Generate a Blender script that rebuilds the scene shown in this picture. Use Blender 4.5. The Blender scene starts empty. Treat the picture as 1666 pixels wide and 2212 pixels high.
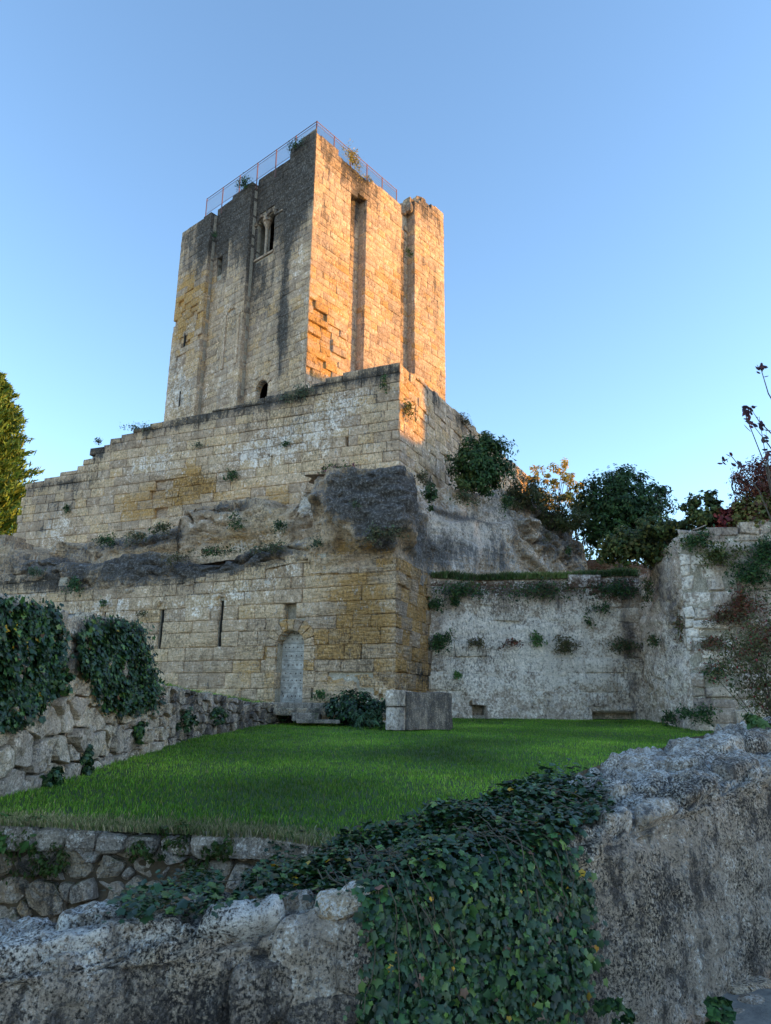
import bpy, math, random
import numpy as np
from mathutils import Vector, Matrix, noise
R = math.radians
random.seed(7); rng = np.random.default_rng(7)
scene = bpy.context.scene
col = scene.collection

# ------------------------------------------------------------------ camera
# world: z = 0 at eye level, +Y is the heading of the camera, metres
FPX, CX, CY = 1536.0, 833.0, 1106.0          # focal length and centre on a 1666 x 2212 grid
_up = Vector((0.0423, 3.682, -1.0)).normalized()
_f = Vector((0, 0, -1)); _y = (_f - _f.dot(_up) * _up).normalized(); _x = _y.cross(_up)
RW = Matrix((_x, _y, _up))                   # camera axes -> world
cam_d = bpy.data.cameras.new('camera'); cam = bpy.data.objects.new('camera', cam_d); col.objects.link(cam)
cam_d.sensor_fit = 'VERTICAL'; cam_d.sensor_height = 24.0; cam_d.lens = 24.0 * FPX / 2212.0
cam_d.clip_start = 0.05; cam_d.clip_end = 2000
cam.matrix_world = RW.to_4x4(); scene.camera = cam

# ------------------------------------------------------------------ light
SUN_EL, SUN_AZ = R(10.0), R(92.0)             # azimuth clockwise from +Y: the sun stands low on the right
world = bpy.data.worlds.new('World'); scene.world = world; world.use_nodes = True
wn = world.node_tree; bg = wn.nodes['Background']
sky = wn.nodes.new('ShaderNodeTexSky'); sky.sky_type = 'NISHITA'; sky.sun_disc = False
sky.sun_elevation = SUN_EL; sky.sun_rotation = SUN_AZ
sky.altitude = 100; sky.air_density = 1.0; sky.dust_density = 0.2; sky.ozone_density = 2.3
wn.links.new(sky.outputs[0], bg.inputs[0]); bg.inputs[1].default_value = 0.15
sd = bpy.data.lights.new('sun', 'SUN'); sun = bpy.data.objects.new('sun', sd); col.objects.link(sun)
sd.energy = 2.0; sd.angle = R(0.53); sd.color = (1.0, 0.45, 0.03)
_s = Vector((math.sin(SUN_AZ) * math.cos(SUN_EL), math.cos(SUN_AZ) * math.cos(SUN_EL), math.sin(SUN_EL)))
sun.rotation_euler = (-_s).to_track_quat('-Z', 'Y').to_euler(); sun.location = (60, 0, 40)
vs = scene.view_settings; vs.view_transform = 'Standard'; vs.look = 'None'; vs.gamma = 1.0; vs.exposure = 1.85
scene.cycles.max_bounces = 6; scene.cycles.diffuse_bounces = 4

# ------------------------------------------------------------------ helpers
def ray(px, py): return RW @ Vector(((px - CX) / FPX, (CY - py) / FPX, -1.0))
def at(px, py, Y): d = ray(px, py); return d * (Y / d.y)
def project(p):
    c = RW.transposed() @ Vector(p)
    return (CX + FPX * c.x / -c.z, CY - FPX * c.y / -c.z) if c.z < -.05 else None
class Frame:
    """a vertical wall plane: s runs along d, z is up, out is along the outward normal n"""
    def __init__(f, O, d, n): f.O = np.array(O, float); f.d = np.array(d, float); f.n = np.array(n, float)
    def P(f, s, z, o=0.0): q = f.O + f.d * s + f.n * o; return Vector((q[0], q[1], z))
    def arr(f, s, z, o):
        s = np.asarray(s, float); o = np.asarray(o, float); z = np.asarray(z, float)
        return np.stack([f.O[0] + f.d[0] * s + f.n[0] * o, f.O[1] + f.d[1] * s + f.n[1] * o, z + 0 * s], -1)
    def hit(f, px, py, o=0.0):
        r = ray(px, py); q = f.O + f.n * o
        t = (q[0] * f.n[0] + q[1] * f.n[1]) / (r.x * f.n[0] + r.y * f.n[1]); p = r * t
        return (p.x - q[0]) * f.d[0] + (p.y - q[1]) * f.d[1], p.z
def tag(o, label=None, cat=None, group=None, kind=None):
    if label: o['label'] = label
    if cat: o['category'] = cat
    if group: o['group'] = group
    if kind: o['kind'] = kind
    return o
def empty(name, loc, label=None, cat=None, group=None, parent=None):
    o = bpy.data.objects.new(name, None); col.objects.link(o); o.location = loc; o.empty_display_size = .2
    if parent: o.parent = parent; o.matrix_parent_inverse = Matrix.Translation(-wloc(parent))
    return tag(o, label, cat, group)
def wloc(o):
    v = Vector((0, 0, 0))
    while o: v = v + o.location + (o.matrix_parent_inverse.translation if o.parent else Vector((0, 0, 0))); o = o.parent
    return v
def link(name, V, F, mat, parent=None, wear=None, smooth=False):
    """vertices are given in world coordinates; children keep them"""
    me = bpy.data.meshes.new(name)
    V = np.asarray(V, float)
    if isinstance(F, np.ndarray) and F.ndim == 2:
        n, k = F.shape
        me.vertices.add(len(V)); me.vertices.foreach_set('co', V.astype(np.float32).ravel())
        me.loops.add(n * k); me.loops.foreach_set('vertex_index', F.astype(np.int32).ravel())
        me.polygons.add(n); me.polygons.foreach_set('loop_start', (np.arange(n) * k).astype(np.int32))
        me.update(calc_edges=True)
    else:
        me.from_pydata([tuple(v) for v in V], [], [tuple(int(i) for i in f) for f in F])
    if wear is not None:
        a = me.attributes.new('wear', 'FLOAT_COLOR', 'POINT'); a.data.foreach_set('color', np.asarray(wear, np.float32).ravel())
    if smooth: me.polygons.foreach_set('use_smooth', np.ones(len(me.polygons), bool))
    me.materials.append(mat)
    o = bpy.data.objects.new(name, me); col.objects.link(o)
    if parent: o.parent = parent; o.matrix_parent_inverse = Matrix.Translation(-wloc(parent))
    return o
def fract(p, oct=4): return noise.fractal(Vector(p), 1.0, 2.1, oct)
def nz(p): return noise.noise(Vector(p))
def sstep(x, a, b): t = np.clip((x - a) / (b - a), 0, 1); return t * t * (3 - 2 * t)
def vnoise(P, scale, oct=4):      # vector of fractal noise at the rows of P
    return np.array([noise.fractal(Vector((p[0] * scale, p[1] * scale, p[2] * scale)), 1.0, 2.1, oct) for p in P])
class MB:
    """collects solids into one mesh"""
    def __init__(m): m.V = []; m.F = []
    def add(m, V, F):
        b = len(m.V); m.V += [tuple(v) for v in V]; m.F += [tuple(i + b for i in f) for f in F]; return m
    def hexa(m, p):                # 8 corners: bottom 0-3, top 4-7
        return m.add(p, [(3, 2, 1, 0), (4, 5, 6, 7), (0, 1, 5, 4), (1, 2, 6, 5), (2, 3, 7, 6), (3, 0, 4, 7)])
    def slab(m, fr, s0, s1, z0, z1, o0, o1):
        q = [fr.P(s, z, o) for z in (z0, z1) for s, o in ((s0, o0), (s1, o0), (s1, o1), (s0, o1))]; return m.hexa(q)
    def box(m, c, sx, sy, sz, rz=0):
        ca, sa = math.cos(rz), math.sin(rz)
        return m.hexa([(c[0] + x * ca - y * sa, c[1] + x * sa + y * ca, c[2] + z) for z in (0, sz) for x, y in ((-sx/2, -sy/2), (sx/2, -sy/2), (sx/2, sy/2), (-sx/2, sy/2))])
    def tube(m, pts, r, n=6, r1=None):
        pts = [Vector(p) for p in pts]; rs = [r + ((r if r1 is None else r1) - r) * i / max(1, len(pts) - 1) for i in range(len(pts))]
        V = []; F = []
        for i, p in enumerate(pts):
            t = (pts[min(i + 1, len(pts) - 1)] - pts[max(i - 1, 0)]).normalized()
            a = t.cross(Vector((0, 0, 1)) if abs(t.z) < .9 else Vector((1, 0, 0))).normalized(); b = t.cross(a)
            V += [p + (a * math.cos(k * 2 * math.pi / n) + b * math.sin(k * 2 * math.pi / n)) * rs[i] for k in range(n)]
        for i in range(len(pts) - 1):
            for k in range(n): F.append((i*n + k, i*n + (k+1) % n, (i+1)*n + (k+1) % n, (i+1)*n + k))
        F.append(tuple(range(n))[::-1]); F.append(tuple((len(pts) - 1)*n + k for k in range(n)))
        return m.add(V, F)
    def build(m, name, mat, parent=None, wear=(0, 0, 0, .5), smooth=False):
        return link(name, m.V, m.F, mat, parent, np.tile(np.array(wear, float), (len(m.V), 1)), smooth)

# ------------------------------------------------------------------ materials
class NT:
    def __init__(t, name):
        t.m = bpy.data.materials.new(name); t.m.use_nodes = True; t.n = t.m.node_tree.nodes; t.l = t.m.node_tree.links
        t.bsdf = t.n['Principled BSDF']
    def put(t, sock, v):
        if isinstance(v, bpy.types.NodeSocket): t.l.new(v, sock)
        elif v is not None: sock.default_value = v
    def node(t, ty, **kw):
        n = t.n.new(ty)
        for k, v in kw.items(): setattr(n, k, v)
        return n
    def math(t, op, a, b=None, c=None, clamp=False):
        n = t.node('ShaderNodeMath', operation=op, use_clamp=clamp); t.put(n.inputs[0], a); t.put(n.inputs[1], b)
        if c is not None: t.put(n.inputs[2], c)
        return n.outputs[0]
    def mix(t, f, a, b, mode='MIX'):
        n = t.node('ShaderNodeMix', data_type='RGBA', blend_type=mode); t.put(n.inputs[0], f); t.put(n.inputs[6], a); t.put(n.inputs[7], b); return n.outputs[2]
    def noise(t, vec, scale, detail=5, rough=.6, dist=0):
        n = t.node('ShaderNodeTexNoise'); t.put(n.inputs['Vector'], vec); n.inputs['Scale'].default_value = scale
        n.inputs['Detail'].default_value = detail; n.inputs['Roughness'].default_value = rough; n.inputs['Distortion'].default_value = dist
        return n.outputs['Fac']
    def voro(t, vec, scale, feature='F1', rand=1):
        n = t.node('ShaderNodeTexVoronoi', feature=feature); t.put(n.inputs['Vector'], vec); n.inputs['Scale'].default_value = scale; n.inputs['Randomness'].default_value = rand
        return n.outputs['Distance']
    def smooth(t, v, a, b, lo=0., hi=1.):
        n = t.node('ShaderNodeMapRange', interpolation_type='SMOOTHSTEP'); t.put(n.inputs[0], v)
        for i, x in enumerate((a, b, lo, hi)): n.inputs[1 + i].default_value = x
        return n.outputs[0]
    def ramp(t, f, stops):
        n = t.node('ShaderNodeValToRGB'); t.put(n.inputs[0], f); e = n.color_ramp.elements
        while len(e) < len(stops): e.new(.5)
        for el, (p, c) in zip(e, stops): el.position = p; el.color = (*c, 1)
        return n.outputs[0]
    def scale(t, vec, s):
        n = t.node('ShaderNodeVectorMath', operation='MULTIPLY'); t.put(n.inputs[0], vec); n.inputs[1].default_value = s; return n.outputs[0]
    def bump(t, h, strength, dist, normal=None):
        n = t.node('ShaderNodeBump'); n.inputs['Strength'].default_value = strength; n.inputs['Distance'].default_value = dist; t.put(n.inputs['Height'], h)
        if normal is not None: t.put(n.inputs['Normal'], normal)
        return n.outputs[0]

def stone_mat(name, pal, k=1.0, ochre=(.60, .34, .125), white=(.68, .595, .53), dark=(.035, .032, .030), bump=.9, bdist=.06,
              strata=0.0, speck=.45, moss=None, tone=1.0, pits=.6, el=.5, soft=.0):
    t = NT(name)
    pos = t.node('ShaderNodeNewGeometry').outputs['Position']
    at_ = t.node('ShaderNodeAttribute', attribute_name='wear'); sep = t.node('ShaderNodeSeparateColor'); t.l.new(at_.outputs['Color'], sep.inputs[0])
    mr, mg, mb, tint = sep.outputs[0], sep.outputs[1], sep.outputs[2], at_.outputs['Alpha']
    A = t.noise(pos, .8 * k, 5, .6); B = t.noise(pos, 5.5 * k, 8, .7); C = t.noise(pos, 26 * k, 6, .65)
    D = t.noise(t.scale(pos, (1, 1, .22)), 3.2 * k, 6, .7)            # runs of water down the wall
    S = t.noise(t.scale(pos, (1, 1, 5.5)), 4.0 * k, 5, .65, .6)       # bedding of the stone
    base = t.ramp(t.math('ADD', tint, t.math('MULTIPLY', t.math('SUBTRACT', A, .5), 1.6)), [(0, pal[0]), (.45, pal[1]), (1, pal[2])])
    cen = lambda n, a: t.math('MULTIPLY', t.math('SUBTRACT', n, .5), a)
    fo = t.smooth(t.math('ADD', t.math('ADD', mg, cen(B, 1.3)), t.math('ADD', cen(S, 1.3), cen(tint, .9))), .25, .9)
    c = t.mix(fo, base, t.mix(t.smooth(B, .35, .65), ochre + (1,), tuple(x * .62 for x in ochre) + (1,)))
    fw = t.smooth(t.math('ADD', t.math('ADD', mb, cen(B, 2.0)), cen(C, 2.2)), .34, .72)
    c = t.mix(t.math('MULTIPLY', fw, .85), c, white + (1,))
    # small lichen freckles, pale and dark, everywhere
    Cs = t.noise(t.scale(pos, (1, 1, el)), 24 * k, 7, .68)
    sp = t.smooth(t.math('ADD', Cs, cen(B, .6)), .56, .68)
    c = t.mix(t.math('MULTIPLY', sp, speck), c, white + (1,))
    C2 = t.noise(t.scale(pos, (1, 1, el)), 30 * k, 7, .72)
    sd_ = t.smooth(t.math('ADD', C2, t.math('ADD', cen(A, .5), t.math('MULTIPLY', mr, .12))), .53 - soft, .66 + soft)
    c = t.mix(t.math('MULTIPLY', sd_, speck * 1.3), c, dark + (1,))
    fd = t.smooth(t.math('ADD', t.math('ADD', mr, cen(D, 2.3)), t.math('ADD', cen(B, 1.5), cen(C, 1.9))), .30, .80)
    c = t.mix(t.math('MULTIPLY', fd, .93), c, t.mix(t.smooth(C, .45, .7), dark + (1,), tuple(x * 2.6 for x in dark) + (1,)))
    if moss:
        up = t.node('ShaderNodeSeparateXYZ'); t.l.new(t.node('ShaderNodeNewGeometry').outputs['Normal'], up.inputs[0])
        fm = t.smooth(t.math('ADD', t.math('MULTIPLY', up.outputs[2], .25), t.math('ADD', cen(B, 1.2), cen(A, 1.1))), .2, .42)
        c = t.mix(t.math('MULTIPLY', fm, .8), c, moss + (1,))
    v = t.math('MULTIPLY_ADD', C, 2.0, .04); v = t.math('MULTIPLY', v, t.math('MULTIPLY_ADD', B, 1.9, .12))
    v = t.math('MULTIPLY', v, tone)
    g = t.node('ShaderNodeCombineColor'); [t.l.new(v, g.inputs[i]) for i in range(3)]
    c = t.mix(1.0, c, g.outputs[0], 'MULTIPLY')
    t.l.new(c, t.bsdf.inputs['Base Color']); t.bsdf.inputs['Roughness'].default_value = .92; t.bsdf.inputs['Specular IOR Level'].default_value = .15
    pit = t.smooth(t.noise(pos, 11 * k, 3, .5), .28, .40)
    h = t.math('ADD', t.math('MULTIPLY', B, .8), t.math('ADD', t.math('MULTIPLY', C, .5), t.math('MULTIPLY', pit, pits * .5)))
    if strata: h = t.math('ADD', h, t.math('MULTIPLY', t.math('MULTIPLY', S, strata), t.math('MULTIPLY_ADD', mg, 1.6, .5)))
    t.l.new(t.bump(h, bump, bdist), t.bsdf.inputs['Normal'])
    return t.m
def plain_mat(name, c, rough=.7, metal=0, var=.35, k=8, bump=.2):
    t = NT(name); pos = t.node('ShaderNodeNewGeometry').outputs['Position']
    n = t.noise(pos, k, 6, .65)
    t.l.new(t.mix(n, tuple(x * (1 - var) for x in c) + (1,), tuple(min(1, x * (1 + var)) for x in c) + (1,)), t.bsdf.inputs['Base Color'])
    t.bsdf.inputs['Roughness'].default_value = rough; t.bsdf.inputs['Metallic'].default_value = metal
    if bump: t.l.new(t.bump(n, bump, .02), t.bsdf.inputs['Normal'])
    return t.m
def leaf_mat(name, trans=.25, rough=.55, spec=.3):
    t = NT(name); a = t.node('ShaderNodeAttribute', attribute_name='wear')
    t.l.new(a.outputs['Color'], t.bsdf.inputs['Base Color']); t.bsdf.inputs['Roughness'].default_value = rough; t.bsdf.inputs['Specular IOR Level'].default_value = spec
    tr = t.node('ShaderNodeBsdfTranslucent'); t.l.new(a.outputs['Color'], tr.inputs[0])
    mx = t.node('ShaderNodeMixShader'); mx.inputs[0].default_value = trans
    t.l.new(t.bsdf.outputs[0], mx.inputs[1]); t.l.new(tr.outputs[0], mx.inputs[2]); t.l.new(mx.outputs[0], t.n['Material Output'].inputs[0])
    return t.m
PAL_T = ((.41, .29, .205), (.54, .385, .265), (.64, .445, .28))
PAL_R = ((.43, .305, .215), (.55, .39, .265), (.65, .46, .29))
PAL_G = ((.39, .30, .245), (.50, .39, .315), (.57, .44, .335))
M_tower = stone_mat('tower_limestone', PAL_T, .5, strata=.4, dark=(.05, .044, .04), soft=.03)
M_ramp = stone_mat('rampart_limestone', PAL_R, .55, strata=1.6)
M_low = stone_mat('lower_limestone', PAL_R, .6, strata=2.6, ochre=(.62, .355, .14))
M_rock = stone_mat('bedrock', PAL_R, .5, bump=1.0, bdist=.14, strata=1.2, speck=.5, dark=(.068, .064, .064), soft=.03)
M_lich = stone_mat('lichened_stone', PAL_G, .6, bump=.9, bdist=.07, speck=.6, ochre=(.15, .085, .055), dark=(.06, .048, .046), soft=.03)
M_field = stone_mat('fieldstone', ((.38, .30, .24), (.49, .39, .30), (.57, .46, .34)), 1.3, bump=.9, bdist=.04, speck=.6, el=.9, dark=(.05, .043, .04), soft=.04)
M_near = stone_mat('near_stone', ((.32, .255, .20), (.42, .335, .265), (.50, .39, .275)), 2.6, bump=1.0, bdist=.035, speck=.95, white=(.58, .54, .50), dark=(.035, .030, .028), el=.85, soft=.05)
M_mortar = stone_mat('lime_mortar', ((.30, .27, .22), (.36, .31, .25), (.40, .34, .26)), 1.4, bump=.7, bdist=.03, speck=.3)
M_mossy = stone_mat('mossy_stone', ((.30, .24, .19), (.40, .32, .255), (.46, .37, .28)), 2.0, bump=1.0, bdist=.03, speck=.6, moss=(.05, .055, .015), el=.9, soft=.04)
M_leaf = leaf_mat('leaves'); M_ivy = leaf_mat('ivy_leaves', .10, .42, .45)
M_bark = plain_mat('bark', (.10, .08, .06), .9, 0, .5, 14, .8)
M_vine = plain_mat('vine_stem', (.075, .058, .04), .85, 0, .4, 30, .4)
M_redmetal = plain_mat('red_painted_steel', (.20, .085, .07), .55, .2, .25, 20, .1)
M_wire = plain_mat('mesh_wire', (.30, .30, .33), .5, .5, .2, 20, 0)
M_iron = plain_mat('wrought_iron', (.07, .045, .035), .7, .4, .4, 30, .3)
M_shade = plain_mat('painted_shade', (.02, .018, .016), .95, 0, .3, 4, 0)  # dark colour standing in for shade inside slits and house windows
# ------------------------------------------------------------------ masonry builders
class PathMap:
    """a wall face that follows a plan polyline; s is arc length, out along the (blended) normal, to the right of travel"""
    def __init__(f, pts, blend=.35, flip=1):
        f.p = np.array(pts, float); seg = f.p[1:] - f.p[:-1]; f.L = np.hypot(seg[:, 0], seg[:, 1]); f.t = seg / f.L[:, None]
        f.n = np.stack([f.t[:, 1], -f.t[:, 0]], -1) * flip; f.c = np.concatenate([[0], np.cumsum(f.L)]); f.blend = blend
    def plan(f, s):
        s = np.asarray(s, float); i = np.clip(np.searchsorted(f.c, s, side='right') - 1, 0, len(f.L) - 1)
        q = f.p[i] + f.t[i] * (s - f.c[i])[..., None]; n = f.n[i].copy()
        for j in range(1, len(f.L)):
            w = np.clip((s - f.c[j]) / (2 * f.blend) + .5, 0, 1)[..., None]; m = (np.abs(s - f.c[j]) < f.blend)[..., None]
            n = np.where(m, f.n[j-1] * (1 - w) + f.n[j] * w, n)
        return q, n / np.linalg.norm(n, axis=-1, keepdims=True)
    def arr(f, s, z, o):
        q, n = f.plan(s); o = np.asarray(o, float); p = q + n * (o[..., None] if o.ndim else o)
        return np.concatenate([p, (np.asarray(z, float) + 0 * np.asarray(s))[..., None]], -1)
    def P(f, s, z, o=0.): return Vector(f.arr(np.array([s]), np.array([z]), np.array([o]))[0])
    def hit(f, px, py, o=0.):
        r = ray(px, py); best = None
        for i in range(len(f.L)):
            q = f.p[i] + f.n[i] * o; den = r.x * f.n[i][0] + r.y * f.n[i][1]
            if abs(den) < 1e-6: continue
            t = (q[0] * f.n[i][0] + q[1] * f.n[i][1]) / den; p = r * t; s = (p.x - q[0]) * f.t[i][0] + (p.y - q[1]) * f.t[i][1]
            e = max(-s, s - f.L[i], 0)
            if t > 0 and (best is None or e < best[0] - 1e-9): best = (e, f.c[i] + s, p.z)
        return best[1], best[2]
def profile(fr, pts, o=0.):
    q = sorted(fr.hit(x, y, o) for x, y in pts); S = np.array([a for a, b in q]); Z = np.array([b for a, b in q])
    return lambda s: np.interp(s, S, Z)
def const(v): return lambda s: v + 0 * np.asarray(s, float)
def blobs(fr, lst, o=0.):
    """soft patches given as picture spots on the wall: (x, y, rx, ry, weight)"""
    out = []
    for x, y, rx, ry, w in lst:
        s, z = fr.hit(x, y, o); s2, _ = fr.hit(x + rx, y, o); _, z2 = fr.hit(x, y - ry, o)
        out.append((s, z, abs(s2 - s) + .02, abs(z2 - z) + .02, w))
    def f(S, Z):
        r = np.zeros_like(S)
        for s, z, a, b, w in out: r = r + w * np.exp(-(((S - s) / a) ** 2 + ((Z - z) / b) ** 2))
        return r
    return f
_g = [(i, j) for j in range(4) for i in range(4)]
_ring = [0, 1, 2, 3, 7, 11, 15, 14, 13, 12, 8, 4]
STONE_F = np.array([(j*4 + i, j*4 + i + 1, j*4 + i + 5, j*4 + i + 4) for j in range(3) for i in range(3)] +
                   [(_ring[(k+1) % 12], _ring[k], 16 + k, 16 + (k+1) % 12) for k in range(12)])
def courses(z0, z1, lo, hi, seed):
    r = random.Random(seed); z = [z0]
    while z[-1] < z1: z.append(z[-1] + r.uniform(lo, hi))
    return z
def ashlar(fr, zs, s_lo, s_hi, ztop, zbot, bl=(.4, .85), gaps=None, out=0., relief=.012, rough=.012, skirt=.24, end_skirt=None, start_skirt=None,
           joint=.003, bev=.018, jit=.008, seed=1, recess=None, skip=None):
    r = random.Random(seed); rows = []
    end_skirt = end_skirt or skirt
    for i in range(len(zs) - 1):
        a, b = s_lo(i, zs[i]), s_hi(i, zs[i]); free = [(a, b)]
        for g0, g1 in (gaps(zs[i], zs[i+1]) if gaps else []):
            nf = []
            for p, q in free:
                if g1 <= p or g0 >= q: nf.append((p, q)); continue
                if g0 - p > .05: nf.append((p, g0))
                if q - g1 > .05: nf.append((g1, q))
            free = nf
        for p, q in free:
            s = p; first = True
            while s < q - .01:
                L = r.uniform(*bl) * (.6 if first and r.random() < .5 else 1)
                e = q if q - s - L < bl[0] * .55 else s + L
                m = .5 * (s + e); z0, z1 = zs[i], zs[i+1]
                tp, bt = float(min(ztop(s + .25 * (e - s)), ztop(e - .25 * (e - s)))), float(zbot(m))
                if z0 < tp - .16 * (z1 - z0) and z1 > bt and not (skip and skip(m, .5 * (z0 + z1))):
                    if z1 > tp: z1 = min(z1, tp + r.uniform(.0, .09))
                    sk = (start_skirt or end_skirt) if (first and p == a) else end_skirt if (first or e == q) else skirt
                    rows.append((s + joint, e - joint, z0 + joint, z1 - joint, sk, out + r.gauss(0, relief) - (recess(m, .5 * (z0 + z1), r) if recess else 0), r.random()))
                first = False; s = e
    if not rows: return None
    A = np.array(rows); N = len(A); g = np.random.default_rng(seed)
    w = (A[:, 1] - A[:, 0]); h = A[:, 3] - A[:, 2]; bs = np.minimum(bev / w, .3); bz = np.minimum(bev / h, .3)
    uu = np.stack([0*bs, bs, 1 - bs, 0*bs + 1], 1); vv = np.stack([0*bz, bz, 1 - bz, 0*bz + 1], 1)
    U = np.stack([uu[:, i] for i, j in _g], 1); Vv = np.stack([vv[:, j] for i, j in _g], 1)
    J = g.uniform(-jit, jit, (N, 4, 2))
    bil = lambda k: J[:, 0, k, None]*(1-U)*(1-Vv) + J[:, 1, k, None]*U*(1-Vv) + J[:, 2, k, None]*(1-U)*Vv + J[:, 3, k, None]*U*Vv
    S = A[:, 0, None] + U * w[:, None] + bil(0); Z = A[:, 2, None] + Vv * h[:, None] + bil(1)
    ring = np.zeros(16, bool); ring[_ring] = True
    O = A[:, 5, None] + np.where(ring, -bev * .45, g.normal(0, rough, (N, 16))) + np.where(ring, g.normal(0, rough * .5, (N, 16)), 0)
    S2, Z2 = S[:, _ring], Z[:, _ring]; O2 = np.repeat((A[:, 5] - A[:, 4])[:, None], 12, 1)
    return dict(fr=fr, S=np.hstack([S, S2]), Z=np.hstack([Z, Z2]), O=np.hstack([O, O2]), tint=A[:, 6], box=A[:, :4])
def emit(lst, parent, mat, wearf, keep=300, name='stone', rest='stone_courses'):
    """the stones that show largest become objects of their own, the others one part"""
    V, W, area = [], [], []
    for d in lst:
        if d is None: continue
        X = d['fr'].arr(d['S'], d['Z'], d['O']); wr = wearf(d['S'], d['Z'], d)
        edge_ = np.zeros(28); edge_[_ring] = .14; edge_[16:] = .22
        w = np.stack([np.clip(wr[0] + edge_, -1, 1.2), np.clip(wr[1], -1, 1.2), np.clip(wr[2], -1, 1.2), np.repeat(d['tint'][:, None], 28, 1)], -1)
        for n in range(len(X)):
            q = [project(X[n, k]) for k in (0, 3, 15, 12)]
            if None in q: area.append(0)
            else:
                ar = abs(sum(q[k][0] * q[(k+1) % 4][1] - q[(k+1) % 4][0] * q[k][1] for k in range(4))) / 2
                cx = sum(p[0] for p in q) / 4; cy = sum(p[1] for p in q) / 4
                area.append(ar if -5 < cx < 1671 and -5 < cy < 2217 else ar * .001)
        V.append(X); W.append(w)
    V = np.concatenate(V); W = np.concatenate(W); order = np.argsort(-np.array(area))
    for n in order[:keep]: link(name, V[n], STONE_F, mat, parent, W[n])
    R_ = order[keep:]
    if len(R_):
        F = (STONE_F[None] + (np.arange(len(R_)) * 28)[:, None, None]).reshape(-1, 4)
        tag(link(rest, V[R_].reshape(-1, 3), F, mat, parent, W[R_].reshape(-1, 4)), kind='stuff')
def backing(fr, s0, s1, zbot, ztop, parent, mat, opens=(), out=-.05, thick=.8, step=.5, wearf=None, name='wall_core'):
    br = set(np.arange(s0, s1, step).tolist() + [s1]); [br.update((a, b)) for a, b, *_ in opens]
    br = sorted(x for x in br if s0 - 1e-6 <= x <= s1 + 1e-6); m = MB()
    for a, b in zip(br[:-1], br[1:]):
        if b - a < 1e-4: continue
        c = .5 * (a + b); cuts = [o for o in opens if o[0] < c < o[1]]
        lo, hi = float(zbot(c)), float(ztop(c)) - .06; segs = [(lo, hi)]
        for o in cuts:
            ns = []
            for p, q in segs:
                if o[3] <= p or o[2] >= q: ns.append((p, q)); continue
                if o[2] > p: ns.append((p, o[2]))
                if o[3] < q: ns.append((o[3], q))
            segs = ns
            if o[4] < thick: m.slab(fr, a, b, o[2], o[3], -o[4], -thick)
        for p, q in segs:
            if q - p > .02: m.slab(fr, a, b, p, q, out, -thick)
    return m.build(name, mat, parent)
def arch_open(sa, sb, za, zs, depth, n=7):
    r = .5 * (sb - sa); c = .5 * (sa + sb); L = []
    for k in range(n):
        a, b = sa + (sb - sa) * k / n, sa + (sb - sa) * (k + 1) / n
        L.append((a, b, za, zs + math.sqrt(max(0, r * r - (.5 * (a + b) - c) ** 2)), depth))
    return L
def arch_gap(sa, sb, za, zs, w):
    r = .5 * (sb - sa) + w; c = .5 * (sa + sb)
    def f(z0, z1):
        m = .5 * (z0 + z1)
        if z1 < za + .02 or m > zs + r: return []
        if m < zs: return [(sa, sb)]
        h = math.sqrt(r * r - (m - zs) ** 2); return [(c - h, c + h)]
    return f
def voussoirs(fr, sa, sb, zs, w, o1, o0, parent, mat, n=9, wear=(0, .3, 0, .5), seed=3):
    r = .5 * (sb - sa); c = .5 * (sa + sb); rr = random.Random(seed)
    for k in range(n):
        m = MB(); a0, a1 = math.pi * k / n + .02, math.pi * (k + 1) / n - .02; ww = w * rr.uniform(.9, 1.12); ob = o1 + rr.uniform(-.015, .02)
        am = .5 * (a0 + a1)
        pt = lambda a, q, o: fr.P(c + q * math.cos(a), zs + q * math.sin(a), o)
        V = []
        for a in (a0, am, a1):
            V += [pt(a, r, o0), pt(a, r + .02, ob - .02), pt(a, r + .05, ob), pt(a, r + ww - .03, ob + rr.uniform(-.01, .01)), pt(a, r + ww, ob - .03), pt(a, r + ww, o0)]
        F = [(i*6 + j, (i+1)*6 + j, (i+1)*6 + (j+1) % 6, i*6 + (j+1) % 6) for i in range(2) for j in range(6)] + [(5, 4, 3, 2, 1, 0), (12, 13, 14, 15, 16, 17)]
        m.add(V, F).build('voussoir', mat, parent, (wear[0], wear[1], wear[2], rr.random()))

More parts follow.
